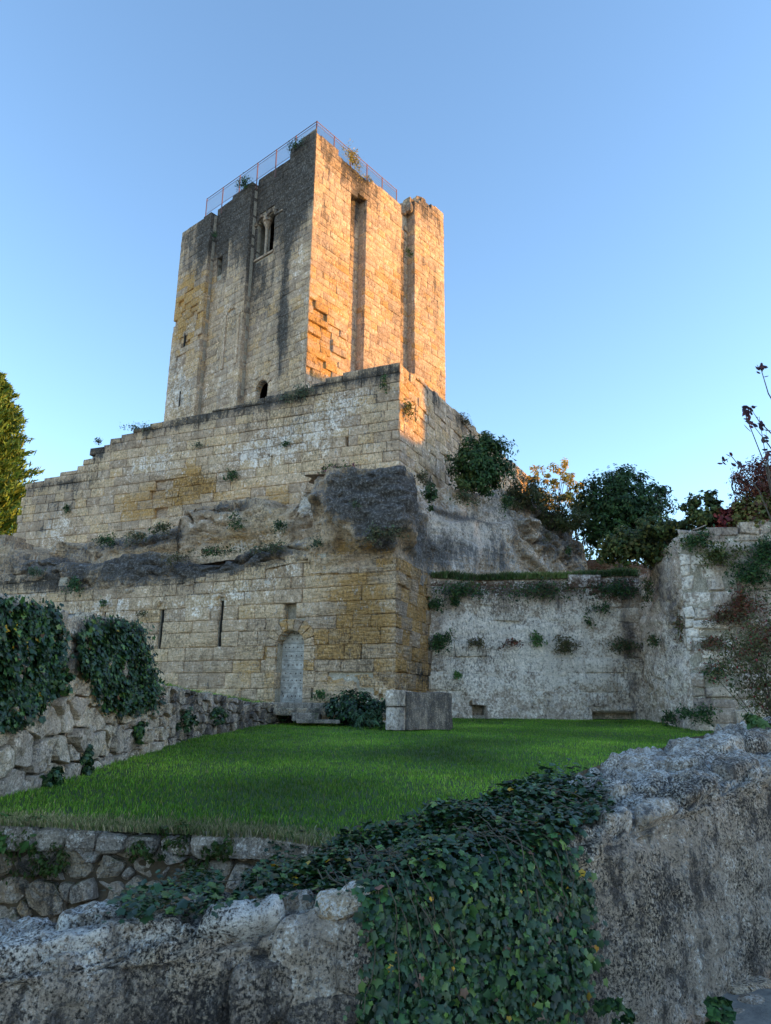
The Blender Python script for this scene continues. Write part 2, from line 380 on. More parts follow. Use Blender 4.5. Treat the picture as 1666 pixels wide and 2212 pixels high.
def sheet(name, mp, S, zb, zt, mat, parent, wearf, amp=.15, sc=.9, nq=24, back=1.2, base=0., shape=None, oct=5, foot=.0, rnd=.12, sink=0., bedding=.24):
    """bedrock: a displaced face between two profiles that turns over its top edge and runs back into the hill"""
    S = np.asarray(S, float); nb = 5; rows_s, rows_z, rows_o = [], [], []
    b, t = zb(S), np.maximum(zt(S), zb(S) + .02)
    for j in range(nq + 1):
        q = j / nq; rows_s.append(S); rows_z.append(b + (t - b) * q); rows_o.append(base - rnd * q ** 6 + 0 * S)
    for j in range(1, nb + 1):
        rows_s.append(S); rows_z.append(t + .05 * j * (1 - sink) - sink * .1 * j); rows_o.append(base - rnd - back * j / nb + 0 * S)
    SS, ZZ, OO = np.stack(rows_s), np.stack(rows_z), np.stack(rows_o)
    P = mp.arr(SS, ZZ, OO * 0).reshape(-1, 3)
    dn = (vnoise(P, sc, oct) * amp + vnoise(P * np.array([1, 1, 3.5]), sc * 2.2, 4) * amp * .45).reshape(SS.shape)
    if shape is not None: OO = OO + shape(SS, ZZ)
    bed = ZZ / .47 + SS * .10 + (vnoise(P, .7, 3) * 1.1).reshape(SS.shape); gz = np.abs((bed % 1.) - .5) * 2
    OO[:nq + 1] -= (bedding * gz ** 8 * (.5 + np.clip(vnoise(P, .5, 2).reshape(SS.shape) * 2 + .4, 0, 1.4)))[:nq + 1]
    OO[:nq + 1] += dn[:nq + 1]; ZZ[nq - 2:] += dn[nq - 2:] * .6; OO[nq + 1:] += dn[nq + 1:] * .3
    OO[0] -= foot
    X = mp.arr(SS, ZZ, OO).reshape(-1, 3); nc = len(S)
    F = np.array([(j*nc + i, j*nc + i + 1, (j+1)*nc + i + 1, (j+1)*nc + i) for j in range(nq + nb) for i in range(nc - 1)])
    w = wearf(SS, ZZ, None); tint = np.clip(.5 + vnoise(P, .35, 3).reshape(SS.shape) * .5, 0, 1)
    W = np.stack([np.clip(w[0] + 0*SS, -1, 1.2), np.clip(w[1] + 0*SS, -1, 1.2), np.clip(w[2] + 0*SS, -1, 1.2), tint], -1).reshape(-1, 4)
    return link(name, X, F, mat, parent, W, smooth=False)

def clip_cell(poly, n, c):         # keep points with n.p <= c
    out = []
    for i in range(len(poly)):
        p, q = poly[i], poly[(i+1) % len(poly)]; dp, dq = n[0]*p[0] + n[1]*p[1] - c, n[0]*q[0] + n[1]*q[1] - c
        if dp <= 0: out.append(p)
        if (dp < 0 < dq) or (dq < 0 < dp): t = dp / (dp - dq); out.append((p[0] + (q[0] - p[0]) * t, p[1] + (q[1] - p[1]) * t))
    return out
def cells(pts, wts, box, asp=1.0):
    """weighted Voronoi cells; asp > 1 stretches the cells sideways"""
    P = [(x / asp, y) for x, y in pts]; res = []
    x0, x1, y0, y1 = box[0] / asp, box[1] / asp, box[2], box[3]
    for i, p in enumerate(P):
        poly = [(x0, y0), (x1, y0), (x1, y1), (x0, y1)]
        near = sorted(range(len(P)), key=lambda j: (P[j][0]-p[0])**2 + (P[j][1]-p[1])**2)[1:22]
        for j in near:
            q = P[j]; n = (q[0]-p[0], q[1]-p[1]); c = .5 * (q[0]**2 + q[1]**2 - wts[j] - p[0]**2 - p[1]**2 + wts[i])
            poly = clip_cell(poly, n, c)
            if len(poly) < 3: break
        res.append([(x * asp, y) for x, y in poly] if len(poly) >= 3 else None)
    return res
def round_poly(poly, n, gap, k=.5):
    """resample a cell outline with rounded corners, shrunk by gap"""
    P = np.array(poly); c = P.mean(0)
    for _ in range(2):                               # corner cutting
        Q = np.roll(P, -1, 0); P = np.stack([P * (1 - k*.5) + Q * k*.5, P * k*.5 + Q * (1 - k*.5)], 1).reshape(-1, 2)
    d = np.hypot(*(np.roll(P, -1, 0) - P).T); L = np.concatenate([[0], np.cumsum(d)]); Pc = np.vstack([P, P[:1]])
    t = np.linspace(0, L[-1], n, endpoint=False); P = np.stack([np.interp(t, L, Pc[:, 0]), np.interp(t, L, Pc[:, 1])], -1)
    v = P - c; r = np.hypot(*v.T)[:, None]; return c, c + v * np.clip((r - gap) / np.maximum(r, 1e-6), .3, 1)
def trim(polys, zt, zb=None, seed=5, j=.03):
    r = random.Random(seed); out = []
    for p in polys:
        if p:
            c = sum(q[0] for q in p) / len(p); p = clip_cell(p, (0, 1), float(zt(c)) + r.uniform(-j, j))
            if zb and len(p) > 2: p = clip_cell(p, (0, -1), -float(zb(c)))
            if len(p) < 3 or max(q[1] for q in p) - min(q[1] for q in p) < .05: p = None
        out.append(p)
    return out
def rubble(mp, polys, parent, mat, wearf, n=10, rings=((1., -.10), (1., .0), (.9, .045), (.55, .07)), gap=.012, rough=.015, nscale=6., out=0., relief=.02,
           seed=1, name='stone', flat=False, keep=300, rest='stone_courses', skip=None, k=.5):
    r = random.Random(seed); items = []
    for poly in polys:
        if poly is None: continue
        c, ring = round_poly(poly, n, gap, k)
        if skip and skip(c[0], c[1]): continue
        S, Z, O = [], [], []; oo = out + r.gauss(0, relief); tx, tz = r.gauss(0, .12), r.gauss(0, .12)
        for f, o in rings:
            q = c + (ring - c) * f; S += q[:, 0].tolist(); Z += q[:, 1].tolist(); O += [oo + o + ((x - c[0]) * tx + (y - c[1]) * tz) * (o > -.05) for x, y in q]
        S.append(c[0]); Z.append(c[1]); O.append(oo + rings[-1][1] * 1.05)
        S, Z, O = map(np.array, (S, Z, O)); X = mp.arr(S, Z, O); sd = r.random() * 100
        dn = np.array([fract((p[0]*nscale + sd, p[1]*nscale, p[2]*nscale), 4) for p in X]) * rough; dn[:n] = 0
        X = mp.arr(S, Z, O + dn)
        F = []
        for a in range(len(rings) - 1): F += [(a*n + i, a*n + (i+1) % n, (a+1)*n + (i+1) % n, (a+1)*n + i) for i in range(n)]
        L = (len(rings) - 1) * n; F += [(L + i, L + (i+1) % n, len(S) - 1) for i in range(n)]
        w = wearf(S, Z, None); ti = r.random()
        W = np.stack([np.clip(w[0] + 0*S, -1, 1.2), np.clip(w[1] + 0*S, -1, 1.2), np.clip(w[2] + 0*S, -1, 1.2), 0*S + ti], -1)
        q = [project(p) for p in X[n:2*n]]; ar = 0
        if None not in q:
            ar = abs(sum(q[i][0]*q[(i+1) % n][1] - q[(i+1) % n][0]*q[i][1] for i in range(n)))
            if not any(0 < p[0] < 1666 and 0 < p[1] < 2212 for p in q): ar *= .001
        items.append((ar, X, F, W))
    items.sort(key=lambda t: -t[0])
    for ar, X, F, W in items[:keep]: link(name, X, F, mat, parent, W, smooth=not flat)
    if items[keep:]:
        V, FF, WW = [], [], []
        for ar, X, F, W in items[keep:]: b = sum(map(len, V)); V.append(X); WW.append(W); FF += [tuple(i + b for i in f) for f in F]
        tag(link(rest, np.concatenate(V), FF, mat, parent, np.concatenate(WW), smooth=not flat), kind='stuff')
def row_points(s0, s1, zb, zt, lo, hi, blo, bhi, seed, jit=.25):
    """loosely coursed seed points with sizes"""
    r = random.Random(seed); pts, w = [], []; z = min(float(zb(s0)), float(zb(s1))) - .1; top = max(float(zt(x)) for x in np.linspace(s0, s1, 20))
    while z < top + .1:
        h = r.uniform(lo, hi); s = s0 + r.uniform(0, blo)
        while s < s1:
            L = r.uniform(blo, bhi); m = s + L / 2; zz = z + h / 2 + r.uniform(-jit, jit) * h
            if float(zb(m)) - .15 < zz < float(zt(m)) + .0: pts.append((m, zz)); w.append((L * .32) ** 2 * r.uniform(.2, 1))
            s += L
        z += h
    return pts, w
def grid_surface(name, mp, S, Q, o, mat, parent, amp, sc, wear=(.2, 0, .2), kind=None):
    SS, QQ = np.meshgrid(S, Q); P = mp.arr(SS, QQ, 0 * SS + o).reshape(-1, 3); dn = (vnoise(P, sc, 4) * amp).reshape(SS.shape)
    X = mp.arr(SS, QQ, o + dn).reshape(-1, 3); nc = len(S)
    F = np.array([(j*nc + i, j*nc + i + 1, (j+1)*nc + i + 1, (j+1)*nc + i) for j in range(len(Q) - 1) for i in range(nc - 1)])
    W = np.tile(np.array([*wear, .5]), (len(X), 1)); return link(name, X, F, mat, parent, W)
# ------------------------------------------------------------------ ground, lawn, terrace
def lawn_z(x, y): return -1.24 + .03865 * y + .035 * nz((x * .5, y * .5, 3.1)) + .012 * nz((x * 2.1, y * 2.1, 9.1))
def ground_mat(name, a, b, k=6, bump=.5):
    t = NT(name); pos = t.node('ShaderNodeNewGeometry').outputs['Position']; n = t.noise(pos, k, 8, .7); n2 = t.noise(pos, k * .12, 4, .6)
    c = t.mix(t.smooth(n, .35, .65), a + (1,), b + (1,)); t.l.new(t.mix(t.math('MULTIPLY', n2, .4), c, tuple(x * .6 for x in a) + (1,)), t.bsdf.inputs['Base Color'])
    t.bsdf.inputs['Roughness'].default_value = .95; t.l.new(t.bump(n, bump, .04), t.bsdf.inputs['Normal']); return t.m
M_soil = ground_mat('turf_soil', (.035, .075, .016), (.065, .085, .03), 9)
M_path = ground_mat('trodden_path', (.16, .15, .14), (.28, .26, .23), 7, .8)
M_earth = ground_mat('bare_earth', (.10, .07, .045), (.17, .12, .07), 8, .8)
M_terr = ground_mat('terrace_grass', (.05, .07, .025), (.10, .09, .045), 7, .7)
tag(link('ground', [(-400, -300, -2.5), (400, -300, -2.5), (400, 600, -2.5), (-400, 600, -2.5)], [(0, 1, 2, 3)], M_path), kind='structure')
def height_grid(name, xs, ys, fz, mat, keep=None):
    X, Y = np.meshgrid(xs, ys); nc = len(xs); V = np.array([(x, y, fz(x, y)) for x, y in zip(X.ravel(), Y.ravel())])
    F = [(j*nc + i, j*nc + i + 1, (j+1)*nc + i + 1, (j+1)*nc + i) for j in range(len(ys) - 1) for i in range(nc - 1)]
    if keep: F = [f for f in F if all(keep(V[i][0], V[i][1]) for i in f)]
    return tag(link(name, V, np.array(F), mat, None, np.tile([0, 0, 0, .5], (len(V), 1)), True), kind='structure')
def near_edge(x):      # front rim of the lawn
    return np.interp(x, [-6, -3.8, -.9, -.2, .5, 1.3, 2.2, 3.4, 12], [6.6, 6.45, 6.05, 5.6, 4.6, 4.35, 4.95, 5.7, 9.5])
height_grid('lawn', np.arange(-6, 12.01, .2), np.arange(3.6, 24.2, .2), lawn_z, M_soil, lambda x, y: y > near_edge(x) - .05)
height_grid('path', np.arange(-6, 9.01, .3), np.arange(-6, 6.6, .3), lambda x, y: -1.52 + .115 * x + .03 * nz((x, y, 1.)), M_path,
            lambda x, y: y < np.interp(x, [-6, -1.3, 0, 1.1, 2.1, 9], [2.7, 2.95, 3.3, 3.7, 4.4, 8]))
height_grid('passage', np.arange(-6, 1.5, .3), np.arange(2.6, 6.8, .3), lambda x, y: -2.05 + .05 * nz((x, y, 5.)), M_earth)

# ------------------------------------------------------------------ the keep
TA = R(40); ca, sa_ = math.cos(TA), math.sin(TA)
T0 = (-.1255 * 26.0, 26.0)
TL = Frame(T0, (-ca, sa_), (-sa_, -ca)); TR = Frame(T0, (sa_, ca), (ca, -sa_))
PL, PR = .36, .45                                  # depth of the recesses on either face
sA = TL.hit(617, 513)[0]; sB0 = TL.hit(538.7, 485)[0]; sB1 = TL.hit(501.6, 436)[0]; sC0 = TL.hit(454.8, 485)[0]; sL = TL.hit(394, 504)[0]
rA = TR.hit(758, 459)[0]; rB0 = TR.hit(792, 459)[0]; rB1 = TR.hit(867, 459)[0]; rC0 = TR.hit(896, 459)[0]; rR = TR.hit(960, 600)[0]
tower = empty('stone_keep', (T0[0], T0[1], 9.0), 'tall square limestone keep with shallow buttresses, its right face in orange sun', 'tower')
zT = courses(9.4, 27.5, .27, .37, 5)
topL = profile(TL, [(676, 283), (640, 313), (602, 343), (560, 372), (541, 388), (505, 416), (462, 443), (440, 458), (410, 480), (396, 489)])
topR = profile(TR, [(677, 283), (705, 302), (725, 318), (742, 345), (770, 372), (800, 392), (830, 412), (862, 440), (880, 450), (897, 436), (930, 440), (958, 458)])
win = (TL.hit(592, 500, -PL)[0], TL.hit(555, 500, -PL)[0]); wz0 = TL.hit(573, 549, -PL)[1]; wz1 = TL.hit(573, 478, -PL)[1]
sw = (TL.hit(480, 570, -PL)[0], TL.hit(469.5, 570, -PL)[0]); swz0 = TL.hit(475, 592, -PL)[1]; swz1 = TL.hit(475, 558, -PL)[1]
bd = (TL.hit(577, 850, -PL)[0], TL.hit(552, 850, -PL)[0]); bdz1 = TL.hit(564, 840, -PL)[1]
wm = .5 * (win[0] + win[1]); lw = (win[1] - win[0]) * .5
gw1 = arch_gap(win[0], wm, wz0, wz1, .18); gw2 = arch_gap(wm, win[1], wz0, wz1, .18); gsw = arch_gap(sw[0], sw[1], swz0, swz1, .02); gbd = arch_gap(bd[0], bd[1], 9, bdz1, .26)
gaps_rec1 = lambda a, b: gw1(a, b) + gw2(a, b) + gbd(a, b)
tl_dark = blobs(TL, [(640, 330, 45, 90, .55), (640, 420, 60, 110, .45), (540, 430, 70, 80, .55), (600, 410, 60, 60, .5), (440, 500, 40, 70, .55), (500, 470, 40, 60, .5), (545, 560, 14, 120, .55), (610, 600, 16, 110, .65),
                     (595, 690, 12, 60, .55), (608, 770, 8, 60, .7), (560, 600, 12, 60, .3), (520, 560, 20, 60, .35), (640, 480, 25, 60, .3), (470, 520, 12, 70, .4), (425, 560, 14, 50, .2), (620, 700, 14, 40, .4)])
tl_och = blobs(TL, [(405, 690, 38, 50, 1.0), (410, 620, 34, 44, .7), (400, 770, 25, 30, .3), (545, 600, 10, 20, .3), (640, 700, 20, 90, .25), (560, 720, 30, 60, .25)])
tl_wht = blobs(TL, [(390, 860, 40, 60, .45), (520, 830, 60, 40, .25), (640, 360, 40, 90, .3), (440, 520, 40, 50, .25), (375, 800, 20, 60, .3), (640, 530, 30, 80, .3), (490, 500, 30, 60, .3)])
tr_dark = blobs(TR, [(740, 340, 90, 45, .28), (800, 420, 60, 50, .22), (772, 430, 14, 90, .45), (772, 520, 12, 80, .35), (880, 540, 10, 140, .5), (920, 450, 50, 30, .35), (690, 400, 30, 90, .2), (870, 620, 10, 90, .25), (940, 640, 20, 120, .12)])
tr_och = blobs(TR, [(690, 720, 35, 90, .75), (740, 610, 25, 60, .45), (680, 560, 25, 60, .35), (700, 790, 60, 40, .4), (830, 640, 60, 90, .2), (900, 700, 50, 120, .2)])
tr_wht = blobs(TR, [(930, 640, 40, 100, .12), (820, 500, 60, 60, .2), (700, 420, 40, 60, .2)])
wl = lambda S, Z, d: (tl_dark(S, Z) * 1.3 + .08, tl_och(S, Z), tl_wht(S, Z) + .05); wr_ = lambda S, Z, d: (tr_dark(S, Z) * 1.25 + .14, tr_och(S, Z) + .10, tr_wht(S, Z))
pitL = blobs(TL, [(402, 690, 26, 55, 1.0)]); pitR = blobs(TR, [(690, 720, 30, 70, 1.0)])
recL = lambda s, z, r: (r.uniform(.02, .13) if r.random() < .6 * float(pitL(np.array([s]), np.array([z]))[0]) else 0)
recR = lambda s, z, r: (r.uniform(.02, .14) if r.random() < .75 * float(pitR(np.array([s]), np.array([z]))[0]) else (.05 if r.random() < .03 else 0))
zb = const(9.0); q0 = .55
quoinL = lambda i, z: 0.0
quoinR = lambda i, z: .03
capL = lambda d: (lambda s: topL(s) - d)
SL_ = [ashlar(TL, zT, quoinL, lambda i, z: sA, topL, zb, end_skirt=.42, start_skirt=.035, seed=11, relief=.004, rough=.005, skirt=.42),
       ashlar(TL, zT, lambda i, z: sA, lambda i, z: sB0, topL, zb, gaps=gaps_rec1, out=-PL, seed=12, relief=.004, rough=.005),
       ashlar(TL, zT, lambda i, z: sB0, lambda i, z: sB1, capL(.25), zb, seed=13, skirt=.42, bl=(.45, .9), relief=.004, rough=.005),
       ashlar(TL, zT, lambda i, z: sB1, lambda i, z: sC0, topL, zb, gaps=gsw, out=-PL, seed=14, relief=.004, rough=.005),
       ashlar(TL, zT, lambda i, z: sC0, lambda i, z: sL, capL(.35), zb, seed=15, skirt=.42, end_skirt=.7, recess=recL, relief=.005, rough=.007)]
recTop = lambda s: topR(s) - 1.0
SR_ = [ashlar(TR, zT, quoinR, lambda i, z: rA, topR, zb, end_skirt=.62, skirt=.52, seed=21, recess=recR, relief=.005, rough=.007),
       ashlar(TR, zT, lambda i, z: rA, lambda i, z: rB0, recTop, zb, out=-PR, seed=22, relief=.004, rough=.005),
       ashlar(TR, zT, lambda i, z: rB0, lambda i, z: rB1, topR, zb, seed=23, skirt=.52, relief=.004, rough=.005),
       ashlar(TR, zT, lambda i, z: rB1, lambda i, z: rC0, recTop, zb, out=-PR, seed=24, relief=.004, rough=.005),
       ashlar(TR, zT, lambda i, z: rC0, lambda i, z: rR, topR, zb, seed=25, skirt=.52, end_skirt=.8, relief=.005, rough=.007)]
SR_ += [ashlar(TR, [z for z in zT if z > 22.5], lambda i, z: rA, lambda i, z: rB0, topR, lambda s: recTop(s) - .1, seed=26, skirt=.5, relief=.004, rough=.005)]
class _J:                                          # both faces in one list so that the largest stones of the whole keep are picked
    pass
def emit_faces(faces, parent, mat, keep=300, **kw):
    def wf(S, Z, d): return d['wf'](S, Z, d)
    L = []
    for f, w in faces:
        for d in f:
            if d is not None: d['wf'] = w; L.append(d)
    emit(L, parent, mat, wf, keep, **kw)
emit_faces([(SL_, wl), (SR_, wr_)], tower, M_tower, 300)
opL = arch_open(win[0], wm - .06, wz0, wz1, 9) + arch_open(wm + .06, win[1], wz0, wz1, 9) + arch_open(bd[0], bd[1], 9.0, bdz1, 9)
H = float(topL(0)) - .35
backing(TL, .3, sA, zb, topL, tower, M_mortar, out=-.2, thick=1.0)
backing(TL, sA, sB0, zb, topL, tower, M_mortar, opens=[(a, b, c, d, e + 0) for a, b, c, d, e in opL], out=-PL - .06, thick=.62)
backing(TL, sB0, sB1, zb, capL(.25), tower, M_mortar, out=-.2, thick=1.0)
backing(TL, sB1, sC0, zb, topL, tower, M_mortar, opens=arch_open(sw[0], sw[1], swz0, swz1, 9, 3), out=-PL - .06, thick=.62)
backing(TL, sC0, sL - .1, zb, capL(.35), tower, M_mortar, out=-.2, thick=1.0)
backing(TR, .3, rA, zb, topR, tower, M_mortar, out=-.2, thick=1.0)
backing(TR, rA, rB0, zb, topR, tower, M_mortar, out=-PR - .06, thick=1.2)
backing(TR, rB0, rB1, zb, topR, tower, M_mortar, out=-.2, thick=1.0)
backing(TR, rB1, rC0, zb, topR, tower, M_mortar, out=-PR - .06, thick=1.2)
backing(TR, rC0, rR - .12, zb, topR, tower, M_mortar, out=-.2, thick=1.0)
# back walls and roof slab close the keep
cen = lambda a, b, z: Vector((T0[0] - ca * a + sa_ * b, T0[1] + sa_ * a + ca * b, z))
def core(a0, a1, b0, b1, z0, z1): MB().hexa([cen(a0, b0, z0), cen(a1, b0, z0), cen(a1, b1, z0), cen(a0, b1, z0), cen(a0, b0, z1), cen(a1, b0, z1), cen(a1, b1, z1), cen(a0, b1, z1)]).build('roof_platform' if z0 > 12 else 'back_wall', M_mortar, tower, (.4, 0, 0, .4))
core(.9, sL - .14, .9, rR - .16, H - 1.1, H - .6)                # the roof, over a dark hollow room behind the windows
core(.9, sL - .15, 4.2, rR - .17, 9, H - 1.11)
core(sL - .9, sL - .16, .95, 4.19, 9, H - 1.12)
core(.95, 1.6, 1.0, 4.18, 9, H - 1.13)
# twin window: voussoirs, column, capital, hood moulding
wd = (.75, 0, .1, .2)
for a, b in ((win[0], wm - .03), (wm + .03, win[1])): voussoirs(TL, a, b, wz1, .20, -PL + .04, -PL - .3, tower, M_tower, 7, wd, 5)
voussoirs(TL, bd[0], bd[1], bdz1, .26, -PL + .01, -PL - .3, tower, M_tower, 9, (0, .15, .1, .5), 6)
def lathe(fr, s, o, prof, name, mat, parent, wear, n=12):
    m = MB(); V = []; F = []
    for rr_, z in prof:
        V += [fr.P(s + rr_ * math.cos(2*math.pi*k/n), z, o + rr_ * math.sin(2*math.pi*k/n)) for k in range(n)]
    for j in range(len(prof) - 1): F += [(j*n + k, j*n + (k+1) % n, (j+1)*n + (k+1) % n, (j+1)*n + k) for k in range(n)]
    m.add(V, F); return m.build(name, mat, parent, wear, True)
hz = wz1 - wz0
lathe(TL, wm, -PL - .12, [(.12, wz0), (.12, wz0 + .05), (.075, wz0 + .09), (.07, wz1 - .42), (.09, wz1 - .40), (.075, wz1 - .37)], 'column', M_tower, tower, (.55, 0, .1, .2))
lathe(TL, wm, -PL - .12, [(.09, wz1 - .38), (.12, wz1 - .28), (.19, wz1 - .12), (.21, wz1 - .02), (.24, wz1 - .02), (.24, wz1 + .08), (.05, wz1 + .09)], 'capital', M_tower, tower, (.6, 0, .2, .2), 8)
MB().slab(TL, win[0] - .55, win[0] - .02, wz1 - .02, wz1 + .05, -PL + .05, -PL - .1).build('impost_moulding', M_tower, tower, (.6, .1, .1, .2))
MB().slab(TL, win[0] - .06, win[1] + .06, wz0 - .10, wz0 + .0, -PL + .03, -PL - .3).build('window_sill', M_tower, tower, (.4, 0, .2, .3))
for k in range(7):
    x = win[0] + .1 + (win[1] - win[0] - .2) * k / 6
    if abs(x - wm) > .1: MB().tube([TL.P(x, wz0, -PL - .45), TL.P(x, wz1 + .1, -PL - .45)], .014, 5).build('window_bar', M_iron, tower)
# blind arch panel on the middle buttress, dark strips painted as slit shade low on the left buttress
ba = (TL.hit(511, 730)[0], TL.hit(487, 730)[0]); bz0 = TL.hit(498, 790)[1]; bz1 = TL.hit(498, 688)[1]
voussoirs(TL, ba[0], ba[1], bz1, .16, .05, -.1, tower, M_tower, 7, (.05, .15, .1, .5), 7)
MB().slab(TL, ba[0] - .15, ba[0], bz0, bz1, .045, -.1).build('arch_jamb', M_tower, tower, (0, .1, .1, .6))
MB().slab(TL, ba[1], ba[1] + .15, bz0, bz1, .045, -.1).build('arch_jamb', M_tower, tower, (0, .1, .1, .3))
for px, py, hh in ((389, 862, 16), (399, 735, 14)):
    s, z = TL.hit(px, py); _, z2 = TL.hit(px, py - hh); MB().slab(TL, s - .035, s + .035, z - (z2 - z), z2, .024, -.05).build('slit_shade', M_shade, tower)
# crumbled masonry of the stair turret at the right corner
rr = random.Random(4)
def rough_block(name, fr, s0, s1, z0, z1, o0, o1, mat, parent, wear, seed, amp=.03, n=7):
    g = np.linspace(0, 1, n); V = []; idx = {}; F = []
    def vert(i, j, k):
        key = (i, j, k)
        if key not in idx:
            a, b, c = i / (n-1), j / (n-1), k / (n-1); p = np.array(fr.P(s0 + (s1-s0)*a, z0 + (z1-z0)*c, o0 + (o1-o0)*b))
            ed = sum(x in (0, n-1) for x in key); ctr = np.array(fr.P(.5*(s0+s1), .5*(z0+z1), .5*(o0+o1)))
            d = (p - ctr); d /= np.linalg.norm(d); p = p + d * (fract(p * 2.2 + seed, 4) * amp - (ed - 1) * amp * .35); idx[key] = len(V); V.append(p)
        return idx[key]
    for a in range(n-1):
        for b in range(n-1):
            for k in (0, n-1):
                F.append((vert(a, b, k), vert(a+1, b, k), vert(a+1, b+1, k), vert(a, b+1, k)))
                F.append((vert(a, k, b), vert(a+1, k, b), vert(a+1, k, b+1), vert(a, k, b+1)))
                F.append((vert(k, a, b), vert(k, a+1, b), vert(k, a+1, b+1), vert(k, a, b+1)))
    return link(name, V, F, mat, parent, np.tile(np.array([*wear, random.Random(seed).random()]), (len(V), 1)), smooth=False)
for k in range(60):
    b = rr.uniform(rC0 - .45, rR - .35); a = rr.uniform(.15, 2.4); lift = max(0., 1 - abs(b - rC0 - .35) / 1.6) * (.9 - .25 * a) * rr.uniform(.3, 1.1)
    z0 = float(topR(b)) - .35 + max(0, lift) * .75; w = rr.uniform(.16, .34); h = rr.uniform(.22, .4); th = rr.uniform(-.5, .5); c = cen(a, b, 0)
    fr_ = Frame((c.x, c.y), (math.cos(TA + th), math.sin(TA + th)), (math.sin(TA + th), -math.cos(TA + th))); rough_block('rubble_stone', fr_, -w, w, z0 - .3, z0 + h, w * .8, -w * .8, M_tower, tower, (.5, .1, .15), 700 + k, .10, 4)
# plaque
s, z = TL.hit(588, 567, 0); s_, z_ = TL.hit(645, 511, 0)

# ------------------------------------------------------------------ railing round the roof
rail = empty('roof_railing', cen(.2, .2, H), 'red steel safety railing with wire mesh along the top of the keep', 'railing')
hr0 = TL.hit(681, 266, -.22)[1] + .05; zr = hr0
def railing(fr, s0, s1, n):
    o = -.22; f = lambda s, z: fr.P(s, z, o); zb_ = zr - 1.05
    for k in range(n + 1):
        s = s0 + (s1 - s0) * k / n; MB().box(f(s, zb_ - .5), .04, .04, 1.55, TA).build('post', M_redmetal, rail)
    for z, t in ((zr - .02, .018), (zr - .16, .011), (zb_ + .08, .011)): MB().tube([f(s0, z), f(s1, z)], t, 6).build('rail', M_redmetal, rail)
    m = MB(); N = int(abs(s1 - s0) / .075)
    for k in range(N):
        s = s0 + (s1 - s0) * (k + .5) / N; m.tube([f(s, zb_ + .08), f(s, zr - .16)], .006, 3)
    for k in range(6):
        z = zb_ + .16 + k * .13; m.tube([f(s0, z), f(s1, z)], .005, 3)
    tag(m.build('wire_mesh', M_wire, rail), kind='stuff')
railing(TL, .22, TL.hit(438, 448)[0], 6); railing(TR, .22, TR.hit(864, 432)[0], 5)

# ------------------------------------------------------------------ the rampart below the keep
WA, WB = R(22), R(27)
R0 = (.0194 * 22.6, 22.6)
RL = Frame(R0, (-math.cos(WA), math.sin(WA)), (-math.sin(WA), -math.cos(WA))); RR = Frame(R0, (math.sin(WB), math.cos(WB)), (math.cos(WB), -math.sin(WB)))
ramp = empty('rampart_wall', (R0[0], R0[1], 6.0), 'high pale rampart wall wrapping the foot of the keep, weathered ashlar with stepped left end', 'wall')
zR = courses(4.6, 13.2, .33, .42, 8)
rtop = profile(RL, [(859, 780), (800, 792), (770, 798), (720, 815), (690, 828), (640, 840), (600, 852), (560, 862), (500, 878), (440, 892), (350, 912), (300, 925), (260, 940), (206, 957), (204, 976), (190, 979), (188, 993), (166, 1000), (150, 1018), (110, 1032), (60, 1047), (40, 1055)])
rrtop = profile(RR, [(862, 782), (900, 812), (962, 868), (1000, 903), (1040, 940), (1080, 975), (1126, 1016), (1160, 1050)])
e1 = RL.hit(60, 1047)[0]; e2 = RL.hit(24, 1190)[0]; ze1 = RL.hit(60, 1047)[1]; ze2 = RL.hit(24, 1190)[1]
rend = lambda i, z: float(np.interp(z, [ze2, ze1], [e2, e1])) + (.12 if i % 2 else -.05)
r_dark = blobs(RL, [(850, 800, 40, 22, .6), (780, 812, 60, 16, .7), (690, 835, 60, 16, .75), (600, 862, 60, 14, .75), (500, 888, 60, 14, .75), (400, 910, 60, 14, .75), (300, 935, 50, 14, .75), (215, 970, 40, 20, .75), (120, 1045, 70, 16, .7), (110, 1090, 60, 24, .5),
                    (75, 1140, 30, 14, .5), (820, 850, 30, 30, .15), (700, 880, 100, 20, .12), (380, 960, 150, 20, .12)])
r_och = blobs(RL, [(400, 1050, 60, 40, .75), (350, 1085, 80, 34, .4), (280, 1090, 60, 40, .3), (590, 1080, 70, 25, .45), (450, 1050, 40, 20, .35)])
r_wht = blobs(RL, [(330, 1000, 70, 35, .45), (620, 960, 130, 40, .45), (700, 900, 90, 40, .4), (760, 860, 60, 30, .35), (130, 1130, 40, 40, .35), (120, 1160, 40, 30, .3), (540, 990, 60, 40, .3)])
rw = lambda S, Z, d: (r_dark(S, Z) + .04, r_och(S, Z), r_wht(S, Z) * 1.15 + .0)
rr_dark = blobs(RR, [(960, 880, 60, 20, .5), (990, 960, 40, 40, .3), (1060, 960, 40, 30, .4), (900, 1010, 60, 20, .3)]); rr_och = blobs(RR, [(890, 860, 40, 60, .3)])
rw2 = lambda S, Z, d: (rr_dark(S, Z), rr_och(S, Z) + .05, 0 * S + .2)
hole = blobs(RL, [(400, 1045, 32, 30, 1.), (350, 1100, 40, 18, .8), (585, 1065, 45, 18, .6)])
rrec = lambda s, z, r: (r.uniform(.05, .2) if r.random() < .5 * float(hole(np.array([s]), np.array([z]))[0]) else 0)
sl = RL.hit(749, 962); slt = RL.hit(749, 949)
slgap = lambda a, b: [(sl[0] - .06, sl[0] + .06)] if sl[1] - (slt[1] - sl[1]) < .5 * (a + b) < slt[1] + .1 else []
LS = [ashlar(RL, zR, lambda i, z: 0., rend, rtop, const(4.6), bl=(.45, .95), seed=31, end_skirt=.6, start_skirt=.035, recess=rrec, relief=.008, rough=.010, bev=.03, joint=.004, gaps=slgap)]
